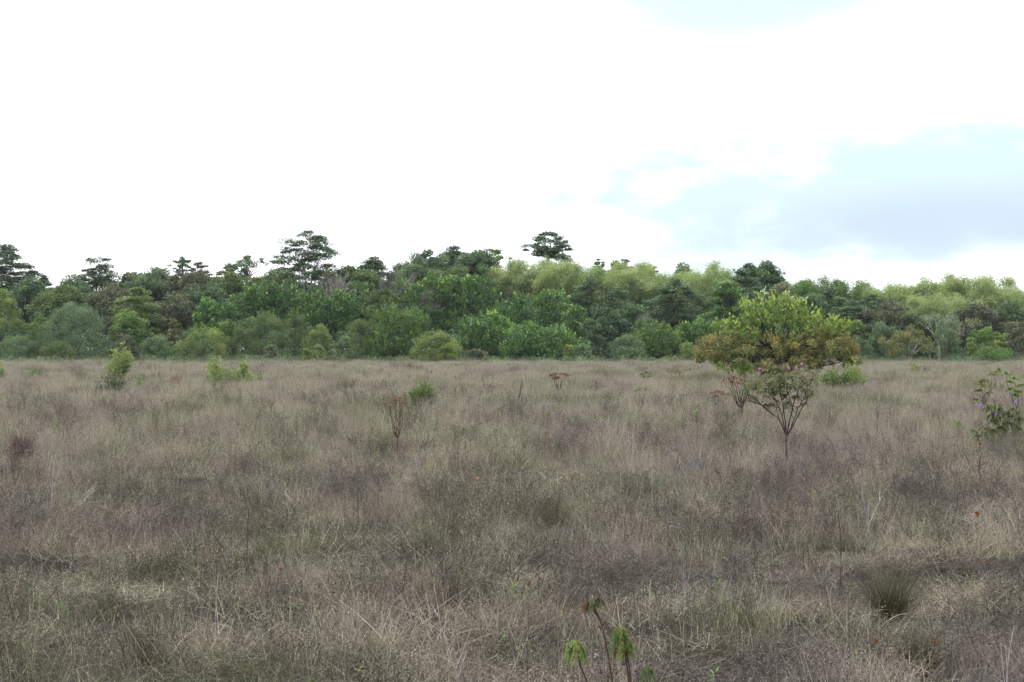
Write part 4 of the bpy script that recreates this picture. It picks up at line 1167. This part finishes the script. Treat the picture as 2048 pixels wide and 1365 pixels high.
# drooping plants in the near foreground
def mimosa(label, base, pts, heads, seed, d=6.5, rust=True):
    """stem through pts (px,py), heads of long drooping feather leaves at (px,py,size,palette)"""
    rng = np.random.RandomState(seed); x = at(base[0], d); z0 = float(ground(x, d))
    root = empty('drooping_plant', (x, d, z0), label, 'plant')
    def q(px, py, y=0.): return np.array([at(px, d) - x, y, zat(py, d) - z0])
    g = Geo()
    for line in pts:
        p = np.array([q(*a) for a in line]); p0 = p[0].copy()
        if line is pts[0] or line[0][1] > 1340: p = np.vstack([[p0[0], 0, -.05], p])
        f = np.linspace(0, len(p) - 1, 14); i = np.minimum(f.astype(int), len(p) - 2); w = (f - i)[:, None]
        w = w * w * (3 - 2 * w) * .5 + w * .5
        tube(g, p[i] * (1 - w) + p[i + 1] * w, np.linspace(.0046, .0026, 14), 6)
    g.obj('stem', REDSTEM, root, smooth=True)
    for (px, py, sz, pal) in heads:
        h = Geo(); tip = q(px, py); n = 17
        th = rng.uniform(0, 6.28, n); 
        D = np.stack([np.cos(th) * .8, np.sin(th) * .8, np.full(n, .75)], -1)
        P = ribbons(h, np.repeat(tip[None], n, 0), D, .078 * sz * rng.uniform(.8, 1.15, n), .0022, 1.9, rng, .3, 8)
        for j in range(n):         # each feather leaf: a rib with two rows of hanging leaflets
            k = 46; u = np.linspace(.12, 1, k) * 8; ix = np.minimum(u.astype(int), 7); w = (u - ix)[:, None]
            R0 = P[j, ix] * (1 - w) + P[j, ix + 1] * w
            T_ = norm(P[j, ix + 1] - P[j, ix]); S = norm(np.cross(T_, np.array([0, 0, 1.0]) + rng.normal(size=3) * .1))
            sg = np.tile([1, -1], k)[:k, None]
            LL = .019 * sz * np.sin(np.linspace(.35, 2.9, k))[:, None] * rng.uniform(.8, 1.1, (k, 1))
            Dd = norm(S * sg + T_ * .5 + np.array([0, 0, -.55]))
            tt = .55 + rng.normal() * .15 + rng.normal(size=k) * .1
            leaves(h, R0 + Dd * LL * .5, Dd, LL[:, 0], .0065, rng, np.clip(tt, 0, 1))
        h.obj('leaf_head', PAL[pal], root)
    return root, q
mimosa('drooping feathery green plant, left of the three in the foreground', (1172, 1365), [[(1174, 1362), (1162, 1335), (1152, 1305), (1150, 1283)], [(1160, 1330), (1157, 1310), (1152, 1290)]],
       [(1150, 1282, 1.0, 'feathergreen'), (1156, 1288, .9, 'feathergreen')], 121)
mimosa('tallest drooping plant in the foreground, long bare dark stem with yellow and dead brown heads', (1225, 1365),
       [[(1225, 1364), (1216, 1310), (1205, 1255), (1200, 1240)], [(1200, 1240), (1188, 1222), (1176, 1208)], [(1200, 1240), (1192, 1222), (1184, 1205)]],
       [(1174, 1204, .5, 'rust'), (1188, 1198, .62, 'feather'), (1198, 1196, .42, 'feather')], 122)
mimosa('drooping feathery plant with browning leaves, right of the three in the foreground', (1256, 1365),
       [[(1258, 1362), (1252, 1320), (1247, 1290), (1244, 1272)], [(1262, 1364), (1258, 1330), (1252, 1300), (1246, 1280)], [(1246, 1290), (1242, 1270), (1238, 1258)]],
       [(1244, 1272, 1.1, 'feathergreen'), (1240, 1256, .9, 'feathergreen'), (1252, 1282, .9, 'bronze'), (1242, 1290, .6, 'rust')], 123)
mimosa('small drooping green plant low by the bottom edge, right of the three tall ones', (1300, 1375), [[(1302, 1372), (1298, 1350), (1296, 1336)]], [(1296, 1335, .7, 'olive')], 124)
mimosa('yellow drooping plant at the bottom edge left of centre', (622, 1375), [[(624, 1372), (622, 1364), (621, 1360)]], [(621, 1358, .8, 'feather')], 125)

# right-hand flowering plants
stalk_plant('sapling', 'sapling', 'arching sapling with yellow-orange leaves near the right edge', 1968, 740, 812,
            [(1962, 772, 1.), (1956, 782, 1.1), (1976, 786, .9), (1970, 762, 1.), (1984, 750, 1.), (2000, 740, 1.), (1952, 800, .9), (1990, 744, .9), (1960, 765, .8)], 'bronze', 130, BARK, .17, .045, 20, .6, r0=.011)
stalk_plant('sapling', 'sapling', 'yellow-green sapling at the right picture edge behind the violet flowers', 2035, 745, 835,
            [(2010, 748, 1.), (2020, 765, 1.), (2028, 758, 1.), (2022, 780, 1.1), (2036, 786, 1.1), (2044, 772, 1.), (2030, 792, 1.)], 'yellow', 131, BARK, .16, .04, 18, .6, r0=.011)
rt, dd = stalk_plant('flowering_shrub', 'shrub', 'loose drooping shrub with violet flowers near the right edge', 2006, 800, 886,
            [(1970, 812, 1.), (1982, 814, 1.3), (1992, 812, 1.2), (2000, 820, 1.1), (1984, 830, 1.3), (1990, 838, 1.2), (1978, 842, 1.1), (1960, 856, 1.2), (1946, 862, 1.), (1972, 858, 1.1), (1984, 862, 1.), (2002, 836, 1.2),
             (2030, 830, 1.1), (2040, 838, 1.2), (2026, 820, 1.), (2044, 822, 1.1), (2012, 846, 1.), (2024, 850, 1.), (2036, 858, 1.), (2000, 856, 1.), (1955, 872, .9), (2046, 866, 1.), (2016, 826, 1.)], 'feather', 132, TWIG, .15, .022, 34, 1.1, r0=.007, fk=.08)
rng = np.random.RandomState(133)
for (px, py) in [(1962, 814), (1987, 829), (1966, 847), (1970, 848), (2025, 804), (1955, 810)]:
    rx = rt.location
    puff(rt, np.array([at(px, dd) - rx[0], -.12, zat(py, dd) - rx[2]]), .030, VIOL, rng)
stalk_plant('small_plant', 'plant', 'round green drooping head on a bent stalk left of the violet-flowered shrub', 1940, 842, 905, [(1917, 844, 1.1)], 'yellow', 134, DARKBARK, .10, .012, 50, 1.15, r0=.008)
stalk_plant('small_plant', 'plant', 'reddish dry-leaved stalk below the violet-flowered shrub', 1962, 872, 925, [(1957, 878, .8), (1960, 888, .7)], 'rust', 135, REDSTEM, .08, .014, 20, .9, r0=.006)

# small seed heads and flowers scattered through the near grass
RUSTY = simple('rust_red_seedhead', (0.17, 0.045, 0.022), (0.30, 0.095, 0.04), 60, .8)
ORANGE = simple('orange_petal', (0.80, 0.33, 0.02), (0.90, 0.45, 0.04), 60, .7)
rng = np.random.RandomState(140)
def seed_head(px, py, r=.011, mat=None, label=None, group=None, h=None, name='seed_stalk', cat='seed head'):
    h = h or rng.uniform(.60, .72); d = (CZ - h) * F / (py - HY); x = at(px, d); z0 = float(ground(x, d))
    o = empty(name, (x, d, z0), label, cat, group); tip = np.array([rng.normal() * .04, rng.normal() * .04, h])
    g = Geo(); tube(g, bez(np.array([0, 0, -.05]), np.array([tip[0] * .2, 0, h * .6]), tip, 6), np.linspace(.0016, .0011, 6), 4)
    g.obj('stem', BARK, o)
    puff(o, tip, r, mat or RUSTY, rng, 'flower_head', 70)
spots = [(54, 1098), (69, 1098), (145, 1083), (142, 1097), (218, 1093), (253, 1101), (279, 1109), (346, 1065), (372, 1076), (395, 1117), (414, 1115), (434, 1109), (41, 1162), (267, 1050), (198, 1065),
         (535, 1152), (1272, 1086), (1342, 1111), (1376, 1093), (1419, 1110), (1371, 1121), (1399, 1149), (1273, 1149), (1346, 1149), (1334, 1143), (1055, 1188), (1116, 1188), (860, 900), (868, 974), (811, 1001),
         (812, 1025), (732, 1107), (1199, 1003), (1271, 1086), (1515, 1020), (1550, 1025), (1653, 1061), (1697, 1113), (1861, 1021), (1683, 1052), (1656, 1086), (1898, 1090), (1967, 1112), (1748, 1138), (1550, 1154), (1711, 1304), (1840, 1306), (1313, 994), (1485, 1040), (1700, 1188)]
for px, py in spots:
    seed_head(px + rng.uniform(-2, 2), py + rng.uniform(-2, 2), rng.uniform(.007, .0115), None, 'small rust-red seed head on a thin stalk in the near grass', 'rust-red seed heads in the grass')
seed_head(963, 954, .016, ORANGE, 'single bright orange flower near the centre of the meadow', None, .70, 'orange_flower', 'flower')
seed_head(1953, 1019, .030, RUSTY, 'larger bright red seed head at the right of the near meadow', None, .72)

# ------------------------------------------------------------------ the air: thin even haze over everything
hv = [(-4300, -4300, -2), (4300, -4300, -2), (4300, 5300, -2), (-4300, 5300, -2), (-4300, -4300, 26), (4300, -4300, 26), (4300, 5300, 26), (-4300, 5300, 26)]
hq = [(0, 3, 2, 1), (4, 5, 6, 7), (0, 1, 5, 4), (1, 2, 6, 5), (2, 3, 7, 6), (3, 0, 4, 7)]
hm, ht, ho = nodes('haze_air')
pv = ht.nodes.new('ShaderNodeVolumePrincipled')
pv.inputs['Color'].default_value = (0.90, 0.95, 1.0, 1)
pv.inputs['Density'].default_value = 0.00009
pv.inputs['Anisotropy'].default_value = 0.0
ht.links.new(pv.outputs[0], ho.inputs['Volume'])
hz_o = mesh_obj('haze', hv, hq, hm)
setting(hz_o, 'stuff', 'thin pale haze over the meadow and the wood', 'haze')
